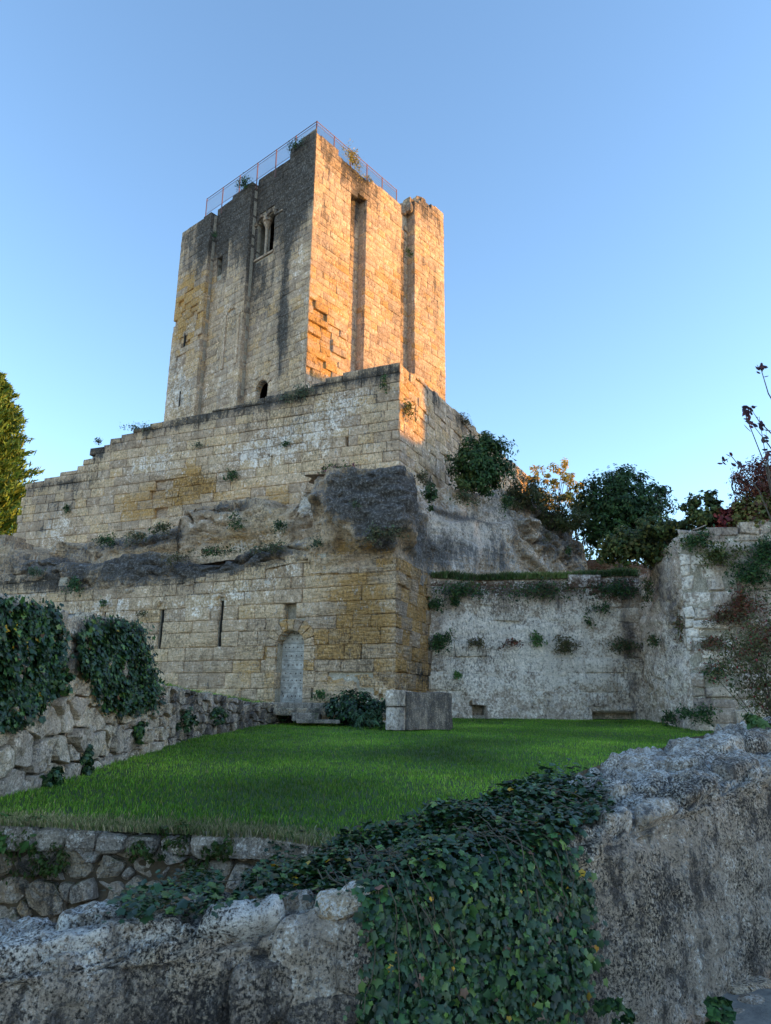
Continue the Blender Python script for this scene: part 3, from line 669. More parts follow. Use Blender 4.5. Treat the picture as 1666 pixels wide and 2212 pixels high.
RS = [ashlar(RR, zR, lambda i, z: .03, lambda i, z: 16., rrtop, const(4.6), bl=(.35, .8), seed=32, end_skirt=.6, relief=.015, rough=.018, jit=.02)]
emit_faces([(LS, rw), (RS, rw2)], ramp, M_ramp, 300)
backing(RL, .3, e1 - .1, const(3.0), lambda s: rtop(s) - .1, ramp, M_mortar, thick=1.2, out=-.30, opens=[(sl[0] - .06, sl[0] + .06, sl[1] - .2, slt[1], .6)])
backing(RR, .3, 16., const(3.0), lambda s: rrtop(s) - .1, ramp, M_mortar, thick=1.2, out=-.2)
# earth fill behind the parapet
rin = lambda s, t, z: RL.P(s, z, -t)
m = MB(); m.hexa([rin(1.0, 1.1, 3), rin(e1 - .3, 1.1, 3), rin(e1 - .3, 16, 3), rin(-.2, 16, 3)] + [rin(1.0, 1.1, 10.6), rin(e1 - .3, 1.1, 8.4), rin(e1 - .3, 16, 8.4), rin(-.2, 16, 8.6)]); m.build('earth_fill', M_earth, ramp)

# ------------------------------------------------------------------ the lower wall with the door
P0 = (.31, 19.77)
LL = Frame(P0, (-math.cos(WA), math.sin(WA)), (-math.sin(WA), -math.cos(WA))); LR = Frame(P0, (math.sin(WA), math.cos(WA)), (math.cos(WA), -math.sin(WA)))
low = empty('gate_wall', (P0[0], P0[1], -.3), 'lower ashlar wall with arched doorway, arrow slits and eroded ochre corner pier', 'wall')
c2 = lambda x, y: (x * .5208, 759.2 + .5206 * y)      # spots read off an enlargement of the left half
ltop = profile(LL, [c2(*p) for p in ((0, 930), (130, 925), (250, 930), (330, 990), (400, 995), (640, 960), (900, 925), (1000, 890), (1130, 870), (1290, 830), (1360, 830), (1370, 905), (1500, 905), (1640, 880))])
dx = (LL.hit(655, 1450)[0], LL.hit(595, 1450)[0]); dzs = LL.hit(625, 1396)[1]; dz0 = LL.hit(625, 1522)[1]
zL = courses(-.75, 6.0, .36, .46, 9)
slits = []
for x, y0, y1, w in ((342, 1310, 1402, .075), (472, 1297, 1396, .08), (222, 1318, 1345, .07)):
    s, za = LL.hit(x, y1); _, zb_ = LL.hit(x, y0); slits.append((s - w, s + w, za, zb_))
nch = (LL.hit(639, 1312)[0], LL.hit(612, 1312)[0]); nz0 = LL.hit(625, 1338)[1]; nz1 = LL.hit(625, 1288)[1]
gdoor = arch_gap(dx[0], dx[1], dz0 - .3, dzs, .34)
def lgap(a, b):
    m = .5 * (a + b); g = gdoor(a, b)
    g += [(s0, s1) for s0, s1, z0, z1 in slits if z0 - .05 < m < z1 + .05]
    if nz0 - .1 < m < nz1: g.append(nch)
    return g
l_dark = blobs(LL, [c2(300, 960) + (90, 26, .6), c2(500, 940) + (60, 22, .6), c2(650, 940) + (60, 16, .5), c2(820, 940) + (60, 22, .4), c2(150, 940) + (80, 20, .55), c2(900, 900) + (80, 14, .5), c2(1200, 850) + (60, 16, .3), c2(50, 970) + (50, 30, .4), (820, 1470, 20, 14, .15), (910, 1450, 30, 30, .2), c2(860, 1010) + (60, 12, .25), (626, 1325, 12, 18, .5)])
l_och = blobs(LL, [(770, 1300, 60, 60, .75), (800, 1230, 60, 30, .7), (740, 1390, 50, 60, .55), (830, 1400, 40, 60, .65), (690, 1420, 30, 80, .4), (600, 1380, 40, 40, .35), (500, 1390, 60, 60, .25), (420, 1440, 50, 40, .25), (560, 1440, 50, 50, .3), (800, 1340, 60, 60, .5), (750, 1470, 100, 30, .25)])
l_wht = blobs(LL, [c2(450, 1060) + (90, 26, .5), c2(820, 1050) + (70, 30, .35), c2(1000, 1000) + (80, 26, .4), c2(1150, 900) + (60, 30, .35), c2(100, 1020) + (60, 30, .35), (820, 1480, 40, 14, .35), (540, 1340, 40, 20, .2)])
lw_ = lambda S, Z, d: (l_dark(S, Z) + .02, l_och(S, Z), l_wht(S, Z) * 1.2 - .02)
lr_dark = blobs(LR, [(905, 1450, 22, 40, .6), (930, 1400, 8, 120, .4), (915, 1240, 30, 14, .4)])
lw2 = lambda S, Z, d: (lr_dark(S, Z) - .05, 0 * S + .75, 0 * S)
pier = LL.hit(707, 1350)[0]
ztopP = lambda s: ltop(s)
LS = [ashlar(LL, zL, lambda i, z: 0., lambda i, z: 16.2, ltop, const(-1), bl=(.5, 1.05), gaps=lgap, seed=41, end_skirt=.3, start_skirt=.035, relief=.012, rough=.014, jit=.014, bev=.035, joint=.004, skirt=.2, skip=lambda s, z: s < 2.4 and z < .75)]
RS = [ashlar(LR, zL, lambda i, z: .03, lambda i, z: 3.25, const(4.1), const(-1), bl=(.5, .95), seed=42, end_skirt=.65, relief=.02, rough=.02, jit=.015)]
emit_faces([(LS, lw_), (RS, lw2)], low, M_low, 300)
opens = [(a, b, c, d, 1.02) for a, b, c, d in slits] + arch_open(dx[0], dx[1], dz0 - .3, dzs, .75, 9) + [(nch[0], nch[1], nz0, nz1, .32)]
backing(LL, .25, 16.2, const(-1.2), ltop, low, M_mortar, opens=opens, out=-.07, thick=1.1)
backing(LR, .25, 3.2, const(-1.2), const(4.1), low, M_mortar, out=-.09, thick=.9)
# the dressed bedrock at the foot of the pier
PM = PathMap([LL.P(2.45, 0)[:2], P0, LR.P(3.2, 0)[:2]], .2)
sheet('rock_foot', PM, np.arange(0, 2.45 + 1.2, .07), const(-.9), const(.78), M_low, low, lambda S, Z, d: (-.1 + .5 * (S > 2.9) * (Z < .7), .22 + .35 * sstep(Z, .2, .8), .35 * np.exp(-((S - 1.6) / .7) ** 2) * (Z < .5)), amp=.05, sc=1.2, nq=18, back=.3, base=.02, rnd=.05)
voussoirs(LL, dx[0], dx[1], dzs, .36, .035, -.4, low, M_low, 9, (0, .4, .05, .5), 8)
for s in (dx[0] - .02, dx[1] + .02):
    z = dz0 - .2; rr = random.Random(int(s * 100))
    sg = -1 if s < .5 * (dx[0] + dx[1]) else 1
    while z < dzs - .05:
        h = min(rr.uniform(.3, .45), dzs - z); w = rr.uniform(.25, .4)
        MB().slab(LL, min(s, s + sg * w), max(s, s + sg * w), z + .01, z + h - .01, .03 + rr.uniform(-.01, .01), -.45).build('jamb_stone', M_low, low, (-.1, .35, .1, rr.random())); z += h
# slit hoods, and a dark panel painted as the splay's shade in each slot
for s0, s1, z0, z1 in slits: MB().slab(LL, s0, s1, z0, z1, -.13, -.16).build('slit_shade', M_shade, low)
for s0, s1, z0, z1 in slits: voussoirs(LL, s0 - .01, s1 + .01, z1, .12, .02, -.2, low, M_low, 3, (-.1, .35, .1, .7), 2)
# door: boards across, iron studs
t = NT('weathered_door_wood'); pos = t.node('ShaderNodeNewGeometry').outputs['Position']
gr = t.noise(t.scale(pos, (3, 3, 40)), 2.2, 6, .7); st = t.noise(pos, 5, 5, .7)
c = t.mix(t.smooth(gr, .3, .7), (.25, .225, .205, 1), (.52, .475, .44, 1)); c = t.mix(t.smooth(st, .45, .65), c, (.66, .615, .58, 1)); c = t.mix(t.smooth(st, .30, .42, 1, 0), c, (.10, .09, .085, 1))
t.l.new(c, t.bsdf.inputs['Base Color']); t.bsdf.inputs['Roughness'].default_value = .85; t.l.new(t.bump(gr, .5, .01), t.bsdf.inputs['Normal']); M_door = t.m
dr = .5 * (dx[1] - dx[0]); dc = .5 * (dx[0] + dx[1])
door = tag(MB().slab(LL, dx[0] - .01, dx[1] + .01, dz0 - .1, dzs + .5 * dr, -.445, -.49).build('door', M_door, low), 'grey weathered plank door studded with iron nails')
z = dz0 - .08; rr = random.Random(3); k = 0
while z < dzs + dr - .03:
    h = min(rr.uniform(.19, .27), dzs + dr - z)
    hw = lambda q: dr + .02 if q <= dzs else math.sqrt(max(.0004, (dr + .02) ** 2 - (q - dzs) ** 2))
    o = -.36 + rr.uniform(-.006, .006); z1 = z + h - .008; N = 4 if z1 > dzs else 1
    m = MB(); V = []
    for j in range(N + 1):
        q = z + (z1 - z) * j / N; w = hw(q); V += [LL.P(dc - w, q, o), LL.P(dc + w, q, o), LL.P(dc + w, q, o - .06), LL.P(dc - w, q, o - .06)]
    F = [(a*4 + b, a*4 + (b+1) % 4, (a+1)*4 + (b+1) % 4, (a+1)*4 + b) for a in range(N) for b in range(4)] + [(3, 2, 1, 0), (N*4, N*4+1, N*4+2, N*4+3)]
    m.add(V, F).build('plank', M_door, door)
    nst = 6 if k % 2 else 5
    for i in range(nst):
        x = -dr + .1 + (2 * dr - .2) * (i + .25 * (k % 2)) / (nst - .75)
        if abs(x) < hw(z1) - .05:
            zc = z + h * .5; V = [LL.P(dc + x + .022 * math.cos(a), zc + .022 * math.sin(a), o) for a in np.linspace(0, 2*math.pi, 7)[:-1]] + [LL.P(dc + x, zc, o + .014)]
            MB().add(V, [(a, (a+1) % 6, 6) for a in range(6)]).build('stud', M_iron, door)
    z += h; k += 1
s, zz = LL.hit(605, 1440, -.36); MB().slab(LL, s - .03, s + .03, zz - .07, zz + .07, -.335, -.37).build('lock_plate', M_iron, door)
MB().tube([LL.P(s, zz - .12, -.33), LL.P(s, zz - .16, -.30), LL.P(s, zz - .22, -.33)], .012, 6).build('handle', M_iron, door)
# ------------------------------------------------------------------ bedrock between the walls
rock = empty('bedrock_ledges', LL.P(7, 4.5, -1.0), 'ledges of weathered dark bedrock between the gate wall and the rampart', 'rock')
UP = Frame(LL.P(0, 0, -1.35)[:2], LL.d, LL.n)
up_top = profile(UP, [c2(*p) for p in ((60, 860), (190, 840), (215, 800), (400, 775), (412, 800), (420, 790), (510, 752), (640, 742), (738, 722), (752, 645), (860, 622), (960, 602), (1080, 608), (1130, 640), (1220, 630), (1240, 585), (1345, 555), (1430, 530), (1600, 520))])
lo_top = profile(LL, [c2(*p) for p in ((-20, 800), (70, 815), (75, 850), (190, 845), (200, 872), (340, 880), (430, 860), (600, 832), (670, 838), (715, 880), (830, 884), (950, 868), (1000, 820), (1100, 795), (1180, 780), (1345, 770), (1370, 770))])
u_dark = blobs(UP, [c2(320, 830) + (70, 40, .45), c2(560, 790) + (90, 18, .7), c2(700, 760) + (40, 18, .5), c2(860, 650) + (60, 14, .6), c2(980, 640) + (40, 14, .5), c2(960, 720) + (25, 14, .3)])
u_och = blobs(UP, [c2(850, 770) + (60, 14, .5), c2(620, 830) + (60, 14, .35), c2(1180, 620) + (30, 14, .5), c2(1000, 780) + (60, 20, .3)])
u_wht = blobs(UP, [c2(1290, 630) + (40, 30, .9), c2(1000, 810) + (30, 12, .5), c2(1150, 760) + (80, 20, .25), c2(860, 700) + (40, 20, .25)])
sheet('upper_ledge', UP, np.arange(1.6, 17, .07), lambda s: up_top(s) - 2.2, up_top, M_rock, rock, lambda S, Z, d: (u_dark(S, Z), u_och(S, Z) + .05, u_wht(S, Z)), amp=.26, sc=.9, nq=30, back=1.6, rnd=.2)
l2_dark = blobs(LL, [c2(300, 900) + (120, 40, .6), c2(560, 890) + (80, 40, .75), c2(900, 890) + (80, 24, .8), c2(1080, 830) + (60, 24, .8), c2(100, 880) + (70, 30, .5), c2(780, 900) + (60, 26, .6)])
l2_wht = blobs(LL, [c2(1250, 830) + (50, 22, .3), c2(300, 930) + (60, 20, .25)])
sheet('lower_ledge', LL, np.arange(2.55, 17, .07), lambda s: ltop(s) - .22, lo_top, M_rock, rock, lambda S, Z, d: (l2_dark(S, Z) + .1, .12 + 0 * S, l2_wht(S, Z)), amp=.17, sc=1.1, nq=20, back=1.9, base=-.04, rnd=.25)
for k, (x, y) in enumerate(((12, 800), (45, 820), (8, 830), (60, 845), (110, 860), (165, 858))):       # loose squared blocks at the far left
    s, z = LL.hit(*c2(x, y), -.4); MB().slab(LL, s - .45, s + .42, z - .35, z + .28 - .03 * k, -.1 - .06 * k, -1.0).build('block', M_rock, rock, (.45, .05, .2, .4))

# the overhang at the corner and the cliff that runs back to the right
CP = PathMap([LL.P(2.9, 0)[:2], P0, (1.51, 22.74), (4.9, 26.0), (8.4, 29.0)], .45)
cliff = empty('rock_crag', (1.6, 23.0, 3.9), 'dark overhanging rock crag and grey cliff face beside the rampart corner', 'cliff')
def cliff_pts(L): q = sorted(CP.hit(x, y) for x, y in L); return np.array([a for a, b in q]), np.array([b for a, b in q])
cs, cz = cliff_pts([(703, 1030), (722, 1018), (790, 1014), (855, 1012), (880, 1020), (905, 1028), (930, 1040), (960, 1042), (1000, 1050), (1060, 1056), (1110, 1052), (1150, 1060), (1200, 1088), (1240, 1115), (1266, 1140)])
bs_, bz_ = cliff_pts([(703, 1205), (760, 1205), (800, 1208), (845, 1205), (862, 1210), (900, 1228), (930, 1245), (1000, 1262), (1100, 1262), (1200, 1262), (1270, 1262)])
ctop = lambda s: np.interp(s, cs, cz); cbot = lambda s: np.interp(s, bs_, bz_) - .45 * (np.asarray(s) < CP.c[2])
hs, hz_ = cliff_pts([(700, 1090), (712, 1118), (735, 1145), (765, 1160), (785, 1192), (820, 1190), (835, 1160), (860, 1150), (880, 1190), (930, 1225)])
sc0 = CP.c[1]
def cshape(S, Z):
    lip = np.interp(S, hs, hz_); over = sstep(Z - lip, -.06, .14) * .42 * sstep(S, -.3, .45) * (1 - sstep(S, sc0 + .3, sc0 + 2.2))
    crag = sstep(S, CP.c[3] - .6, CP.c[3] + .9)
    Pc = CP.arr(S, Z, 0 * S).reshape(-1, 3); big_ = vnoise(Pc * np.array([1, 1, 1.4]), 1.5, 5).reshape(S.shape); fold = np.abs(((Z * 1.1 + S * .62 + big_ * .9) % 1.) - .5) * 2
    tilt = crag * (.34 * big_ - .30 * fold ** 3 + .1) + .22 * big_ * (1 - sstep(S, sc0 + .2, sc0 + 1.4))
    led = -.35 * sstep(Z - (ctop(S) - 1.25 - .1 * np.sin(S * 2)), -.05, .10) * sstep(S, sc0 + 1.6, sc0 + 2.4)
    return over + tilt + led - .04
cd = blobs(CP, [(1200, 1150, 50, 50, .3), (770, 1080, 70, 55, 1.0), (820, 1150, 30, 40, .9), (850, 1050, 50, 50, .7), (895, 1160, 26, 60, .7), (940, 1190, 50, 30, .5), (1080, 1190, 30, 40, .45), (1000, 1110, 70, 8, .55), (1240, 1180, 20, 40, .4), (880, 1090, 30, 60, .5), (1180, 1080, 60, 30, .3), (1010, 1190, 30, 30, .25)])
co = blobs(CP, [(770, 1180, 60, 18, .8), (840, 1190, 30, 20, .7), (730, 1180, 20, 30, .6), (990, 1075, 60, 14, .2)])
cw = blobs(CP, [(950, 1140, 40, 40, .5), (1050, 1150, 50, 60, .55), (1100, 1100, 24, 40, .5), (740, 1125, 20, 10, .4), (1180, 1140, 40, 20, .4), (985, 1170, 40, 60, .35), (1240, 1110, 30, 40, .3)])
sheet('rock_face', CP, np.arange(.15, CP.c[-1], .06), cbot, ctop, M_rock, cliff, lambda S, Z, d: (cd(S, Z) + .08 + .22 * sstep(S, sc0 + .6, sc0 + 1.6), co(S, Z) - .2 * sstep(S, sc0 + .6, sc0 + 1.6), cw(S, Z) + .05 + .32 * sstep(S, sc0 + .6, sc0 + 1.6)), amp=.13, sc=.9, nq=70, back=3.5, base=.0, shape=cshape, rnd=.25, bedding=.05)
# squared end of the cliff on the right
e = CP.P(CP.c[-1] - .1, 4.2, -.1); MB().hexa([e, e + Vector((.5, .6, 0)), e + Vector((-1, 3.0, 0)), e + Vector((-1.6, 1.2, 0))] + [v + Vector((0, 0, 2.5)) for v in (e + Vector((-.1, 0, 0)), e + Vector((.2, .6, 0)), e + Vector((-1, 3.0, .4)), e + Vector((-1.6, 1.2, .8)))]).build('cut_end', M_rock, cliff, (.4, 0, .2, .4))

# ------------------------------------------------------------------ terrace wall, grey with lichen
R1 = Frame((1.35, 22.6), (1, 0), (0, -1))
rw1 = empty('terrace_wall', (4.6, 22.6, -.4), 'broad grey lichen-covered terrace wall between the ochre pier and the creeper-clad wall', 'wall')
t1 = profile(R1, [(930, 1244), (1000, 1250), (1100, 1249), (1200, 1247), (1300, 1242), (1390, 1240)])
def terr_z(x, y): return float(t1(x - 1.35)) - .03 + .11 * max(0., y - 22.75) + .04 * nz((x, y, 2.)) * min(1., max(0., (y - 22.5) * 2))
height_grid('terrace', np.arange(1.0, 19.4, .3), np.arange(22.65, 40, .3), terr_z, M_terr)
hA = [R1.hit(1019, 1545) + R1.hit(1047, 1518), R1.hit(1282, 1560) + R1.hit(1374, 1540)]
g1 = lambda a, b: [(h[0], h[2]) for h in hA if h[1] - .1 < .5 * (a + b) < h[3]]
a_d = blobs(R1, [(1000, 1275, 60, 18, .35), (1150, 1275, 90, 16, .3), (1330, 1275, 60, 20, .4), (1360, 1400, 18, 130, .4), (945, 1400, 12, 120, .4), (1220, 1300, 60, 20, .3), (1320, 1390, 40, 12, .3), (1330, 1330, 30, 14, .3)])
a_o = blobs(R1, [(980, 1268, 90, 17, .9), (1100, 1268, 90, 17, .9), (1220, 1268, 90, 18, .9), (1340, 1265, 80, 20, .9), (1130, 1320, 110, 18, .35), (1250, 1390, 90, 12, .35), (1020, 1400, 30, 14, .4), (1300, 1330, 60, 16, .35), (1080, 1510, 90, 10, .22), (1110, 1388, 60, 8, .4), (1370, 1360, 14, 110, .5), (940, 1380, 8, 120, .6)])
a_w = blobs(R1, [(1000, 1430, 60, 70, .5), (1150, 1430, 120, 60, .45), (1060, 1350, 90, 40, .4), (1290, 1460, 80, 50, .45), (1200, 1360, 100, 40, .35), (1300, 1320, 60, 30, .3)])
A1 = ashlar(R1, courses(-.95, 4.4, .42, .6, 51), lambda i, z: -.1, lambda i, z: 7.1, t1, const(-1), bl=(.6, 1.25), gaps=g1, seed=51, relief=.008, rough=.014, jit=.03, bev=.02, joint=.004, skip=lambda s, z: nz((s * .9, z * 1.1, 4.4)) < .12)
emit_faces([([A1], lambda S, Z, d: (a_d(S, Z) + .08, a_o(S, Z), a_w(S, Z) + .34))], rw1, M_lich, 300)
sheet('rendered_face', R1, np.arange(-.1, 7.1, .06), const(-1.0), t1, M_lich, rw1, lambda S, Z, d: (a_d(S, Z) + .08, a_o(S, Z), a_w(S, Z) + .34), amp=.055, sc=1.1, nq=80, back=.5, base=-.02, rnd=.08, bedding=.03, sink=.6, shape=lambda S, Z: -.6 * sum(sstep(S, h[0] - .05, h[0]) * (1 - sstep(S, h[2], h[2] + .05)) * (1 - sstep(Z, h[3] - .02, h[3] + .03)) for h in hA))
backing(R1, -.1, 7.1, const(-1.2), lambda s: t1(s) - .02, rw1, M_mortar, opens=[(h[0], h[2], h[1], h[3], .6) for h in hA], out=-.22, thick=.7)

# ------------------------------------------------------------------ creeper-clad garden wall on the right
BC = (7.72, 18.3)
BP = PathMap([(8.06, 23.5), BC, (16., 17.2)], .12, 1)
bw = empty('garden_wall', (BC[0], BC[1], -.5), 'tall rubble garden wall on the right with whitish streaked flank and creepers', 'wall')
fl = BP.c[1]
bt = profile(BP, [(1384, 1238), (1400, 1205), (1430, 1175), (1462, 1150), (1470, 1149), (1550, 1140), (1666, 1120)])
b_d = blobs(BP, [(1420, 1250, 25, 60, .5), (1450, 1330, 15, 90, .45), (1400, 1330, 10, 120, .4), (1540, 1150, 70, 12, .5), (1620, 1300, 50, 60, .4), (1530, 1520, 40, 40, .6), (1640, 1450, 40, 90, .3)])
b_o = blobs(BP, [(1440, 1280, 15, 60, .35), (1490, 1560, 30, 40, .3)])
b_w = blobs(BP, [(1430, 1450, 40, 90, .5), (1500, 1240, 40, 60, .75), (1460, 1400, 30, 100, .5), (1560, 1420, 40, 60, .4), (1500, 1340, 30, 50, .6)])
bwf = lambda S, Z, d: (b_d(S, Z), b_o(S, Z), b_w(S, Z) + .18)
sheet('rendered_flank', BP, np.arange(0, fl - .05, .06), const(-1.0), bt, M_lich, bw, bwf, amp=.13, sc=1.0, nq=60, back=.7, base=-.05, rnd=.1)
emit_faces([([ashlar(BP, courses(-1., 5.0, .17, .44, 61), lambda i, z: fl - .05, lambda i, z: fl + 5.3, bt, const(-1), bl=(.22, .9), seed=62, relief=.03, rough=.03, jit=.05, bev=.035, joint=.008, skirt=.2)], bwf)], bw, M_lich, 300)
grid_surface('wall_core', BP, np.arange(fl - .02, fl + 5.5, .15), np.arange(-1.1, 4.5, .15), -.03, M_mortar, bw, .03, 2)
m = MB(); m.hexa([BP.P(0, -1.1, -.3), BP.P(fl, -1.1, -.4), (16, 17.7, -1.1), (16, 22.6, -1.1), BP.P(0, 4.05, -.3), BP.P(fl, 4.2, -.4), (16, 17.7, 4.2), (16, 22.6, 4.05)]); m.build('earth_fill', M_earth, bw)

# ------------------------------------------------------------------ fieldstone wall on the left
FP = PathMap([(-3.9, 4.6), (-3.75, 11.5), (-3.72, 14.6), (-3.1, 18.4), (-2.35, 19.6)], .4)
fw = empty('fieldstone_wall', (-3.8, 9, -.9), 'rough fieldstone wall climbing along the left edge of the lawn to the door', 'wall')
def ft(s):
    y = FP.plan(np.atleast_1d(np.asarray(s, float)))[0][:, 1]; v = np.interp(y, [4, 9.2, 9.3, 11.3, 11.35, 12.0, 14.6, 18.4, 19.6], [1.0, 1.06, 1.14, 1.12, .55, .33, .22, .02, -.12]); return v if np.ndim(s) else float(v[0])
def fb(s): q = FP.plan(np.atleast_1d(np.asarray(s, float)))[0]; v = np.array([-1.24 + .03865 * y - .12 for x, y in q]); return v if np.ndim(s) else float(v[0])
rs = random.Random(70)
pts, wt = [], []
for a, b, lo, hi, bl, bh, sd_ in ((0, 7.2, .15, .48, .14, .62, 71), (7.2, FP.c[-1], .14, .28, .14, .42, 72)):
    p, w = row_points(a, b, fb, ft, lo, hi, bl, bh, sd_, .3); pts += p; wt += w
for _ in range(int(len(pts) * .55)): pts.append((rs.uniform(0, FP.c[-1]), rs.uniform(-1.1, 1.1))); wt.append(0.)
polys = cells(pts, wt, (0, FP.c[-1], -1.3, 1.25), 1.25)
fwf = lambda S, Z, d: (.12 + .2 * (vn2(S, Z) > .1) + .35 * sstep(S, 7.5, 9), 0 * S + .02, .12 + 0 * S)
def vn2(S, Z): return np.array([nz((s * 1.3, z * 1.3, 7.7)) for s, z in zip(np.ravel(S), np.ravel(Z))]).reshape(np.shape(S))
rubble(FP, trim(polys, ft, fb), fw, M_field, fwf, n=14, seed=73, rings=((1., -.2), (1., .005), (.965, .024), (.8, .03), (.45, .03)), gap=.016, rough=.05, nscale=4.5, relief=.03, flat=True, k=.10)
SS = np.arange(0, FP.c[-1] + .05, .1); V = []; nq = 14
for s in SS:
    b, t_ = fb(s) - .2, ft(s) - .03
    for j in range(nq): V.append(FP.P(s, b + (t_ - b) * j / (nq - 1), -.075 + .03 * nz((s * 3, j * .7, 0))))
    V.append(FP.P(s, t_ - .02, -.7)); V.append(FP.P(s, b, -.75))
K = nq + 2; F = [(i*K + j, (i+1)*K + j, (i+1)*K + j + 1, i*K + j + 1) for i in range(len(SS) - 1) for j in range(K - 1)]
link('wall_core', V, F, M_mortar, fw, np.tile([.55, 0, .05, .3], (len(V), 1)))
# raised bank behind the low part of that wall
Vb = []; 
for s in np.arange(7.0, FP.c[-1] + .01, .3):
    p = FP.P(s, ft(s) - .05, -.3); q, n = FP.plan(np.array([s])); Vb += [(p.x, p.y, p.z), (p.x - 1.2, p.y + .9, p.z + .03), (p.x - 6, p.y + 4, p.z + .1)]
tag(link('upper_bank', Vb, [(i*3 + j, i*3 + j + 1, (i+1)*3 + j + 1, (i+1)*3 + j) for i in range(len(Vb)//3 - 1) for j in range(2)], M_soil), kind='structure')

# ------------------------------------------------------------------ steps and stone block by the door
D0 = LL.P(dc, dz0)
steps = empty('door_steps', (D0.x + .5, D0.y - 1.2, -.6), 'worn stone steps leading up to the arched door', 'steps')
def px_block(name, x0, x1, y0, y1, Y, dep, parent, seed, mat=M_mossy, wear=(.4, 0, .0), amp=.05):
    a, b = at(x0, y1, Y), at(x1, y0, Y); fr = Frame((0, Y), (1, 0), (0, -1)); return rough_block(name, fr, a.x, b.x, a.z, b.z, 0, -dep, mat, parent, wear, seed, amp)
px_block('landing', 560, 742, 1519, 1532, 18.9, 1.6, steps, 1); px_block('step', 590, 705, 1530, 1545, 18.55, 1.0, steps, 2); px_block('step', 628, 690, 1540, 1558, 18.2, .8, steps, 3)
px_block('kerb_stone', 690, 745, 1522, 1540, 18.7, .5, steps, 4); px_block('step', 640, 735, 1555, 1562, 17.9, .5, steps, 5, amp=.02)
blk = empty('stone_block', at(880, 1565, 17.3), 'squared grey block of two stacked stones on the lawn before the pier', 'block')
BA = R(-28); bo = at(874, 1560, 16.9); BFr = Frame((bo.x, bo.y), (-.93, .36), (-.36, -.93)); BF2 = Frame((bo.x, bo.y), (.80, .60), (.60, -.80))
bz0, bz1 = at(832, 1567, 16.9).z - .1, at(860, 1491, 16.9).z; bzm = at(832, 1526, 16.9).z
for z0, z1, sd_ in ((bz0, bzm - .008, 11), (bzm + .008, bz1, 12)): rough_block('stone', BFr, 0.0, .47, z0, z1, .0, -.55, M_lich, blk, (.25, 0, .25), sd_, .025, 10)
rough_block('long_stone', BF2, .06, 1.45, bz0, bz1 - .03, .03, -.5, M_field, blk, (.62, 0, .12), 13, .035, 14)
# ------------------------------------------------------------------ unseen houses added beyond the right edge to keep the evening sun off
M_house = stone_mat('house_stone', PAL_R, .6); M_tile = plain_mat('roof_tile', (.32, .14, .08), .9, 0, .3, 6, .4)
def house(x, y, sx, sy, eave, ridge, label, rz=0.):
    h = empty('shade_house', (x, y, -2.4), label, 'house'); T = lambda u, v, z: (x + u * math.cos(rz) - v * math.sin(rz), y + u * math.sin(rz) + v * math.cos(rz), z)
    a, b = sx / 2, sy / 2; MB().add([T(-a, -b, -2.5), T(a, -b, -2.5), T(a, b, -2.5), T(-a, b, -2.5), T(-a, -b, eave), T(a, -b, eave), T(a, b, eave), T(-a, b, eave), T(0, -b, ridge - .1), T(0, b, ridge - .1)],
        [(0, 3, 7, 4), (1, 5, 6, 2), (0, 4, 8, 5, 1), (3, 2, 6, 9, 7)]).build('wall', M_house, h)
    for sg in (-1, 1):
        V = [T(sg * (a + .4), -b - .3, eave - .25), T(sg * (a + .4), b + .3, eave - .25), T(0, b + .3, ridge), T(0, -b - .3, ridge)]; V += [(p[0], p[1], p[2] - .2) for p in V]
        MB().hexa(V).build('roof_slope', M_tile, h)
    MB().box(T(0, b * .4, ridge - .6), .8, .6, 1.8, rz).build('chimney', M_house, h)
    for k in range(3):
        for z in (1.0, 4.2): MB().box(T(-a - .02, -b + sy * (k + .5) / 3, z), .1, 1.0, 1.6, rz).build('window', M_shade, h)
ts = math.tan(SUN_EL)
HX = 44.
house(HX, 11.4, 9, 22.8, 8.5, 8.9 + ts * HX / math.sin(SUN_AZ), 'long unseen house added right of the lawn to shade it')
house(HX + 1, 28.4, 9, 10.2, 14.0, 13.5 + ts * (HX + 1) / math.sin(SUN_AZ), 'taller unseen house added behind the long one to cast shade')

# ------------------------------------------------------------------ front walls
class TopMap:
    """front face (q < 0) and top (q > 0) of a free-standing wall along a plan curve"""
    def __init__(f, pts, tops, r=.10, batter=.06): f.pm = PathMap(pts, .5); f.tops = np.array(tops, float); f.r = r; f.bat = batter; f.rise = np.zeros(len(pts))
    def top(f, s): return np.interp(s, f.pm.c, f.tops)
    def arr(f, s, q, o):
        s, q, o = np.broadcast_arrays(*(np.asarray(v, float) for v in (s, q, o))); p, n = f.pm.plan(s)
        a = np.clip((q + f.r) / (2 * f.r), 0, 1) * (math.pi / 2)           # turn of the normal over the rounded edge
        back = np.where(q > f.r, q, np.where(q > -f.r, f.r * (1 - np.cos(a)), 0)); dn = np.where(q < -f.r, -q, np.where(q < f.r, f.r * (1 - np.sin(a)), 0))
        x = p - n * (back - dn * f.bat + .0)[..., None]; z = f.top(s) - dn + back * np.interp(s, f.pm.c, f.rise)
        nh, nv = np.cos(a), np.sin(a); return np.concatenate([x + n * (nh * o)[..., None], (z + nv * o)[..., None]], -1)
    def P(f, s, q, o=0.): return Vector(f.arr(np.array([s]), np.array([q]), np.array([o]))[0])
FW = TopMap([(-3.4, 2.2), (-2.2, 2.55), (-1.32, 2.75), (-.43, 3.02), (-.1, 3.04), (.83, 3.36), (1.13, 3.5), (2.09, 4.2), (3.4, 5.2), (6, 7.0)], [-.95, -.92, -.86, -.80, -.74, -.57, -.52, -.34, -.14, .1])
FW.rise = np.array([0, 0, 0, 0, 0, .05, .11, .15, .15, .15])       # the broad top tilts up towards the lawn
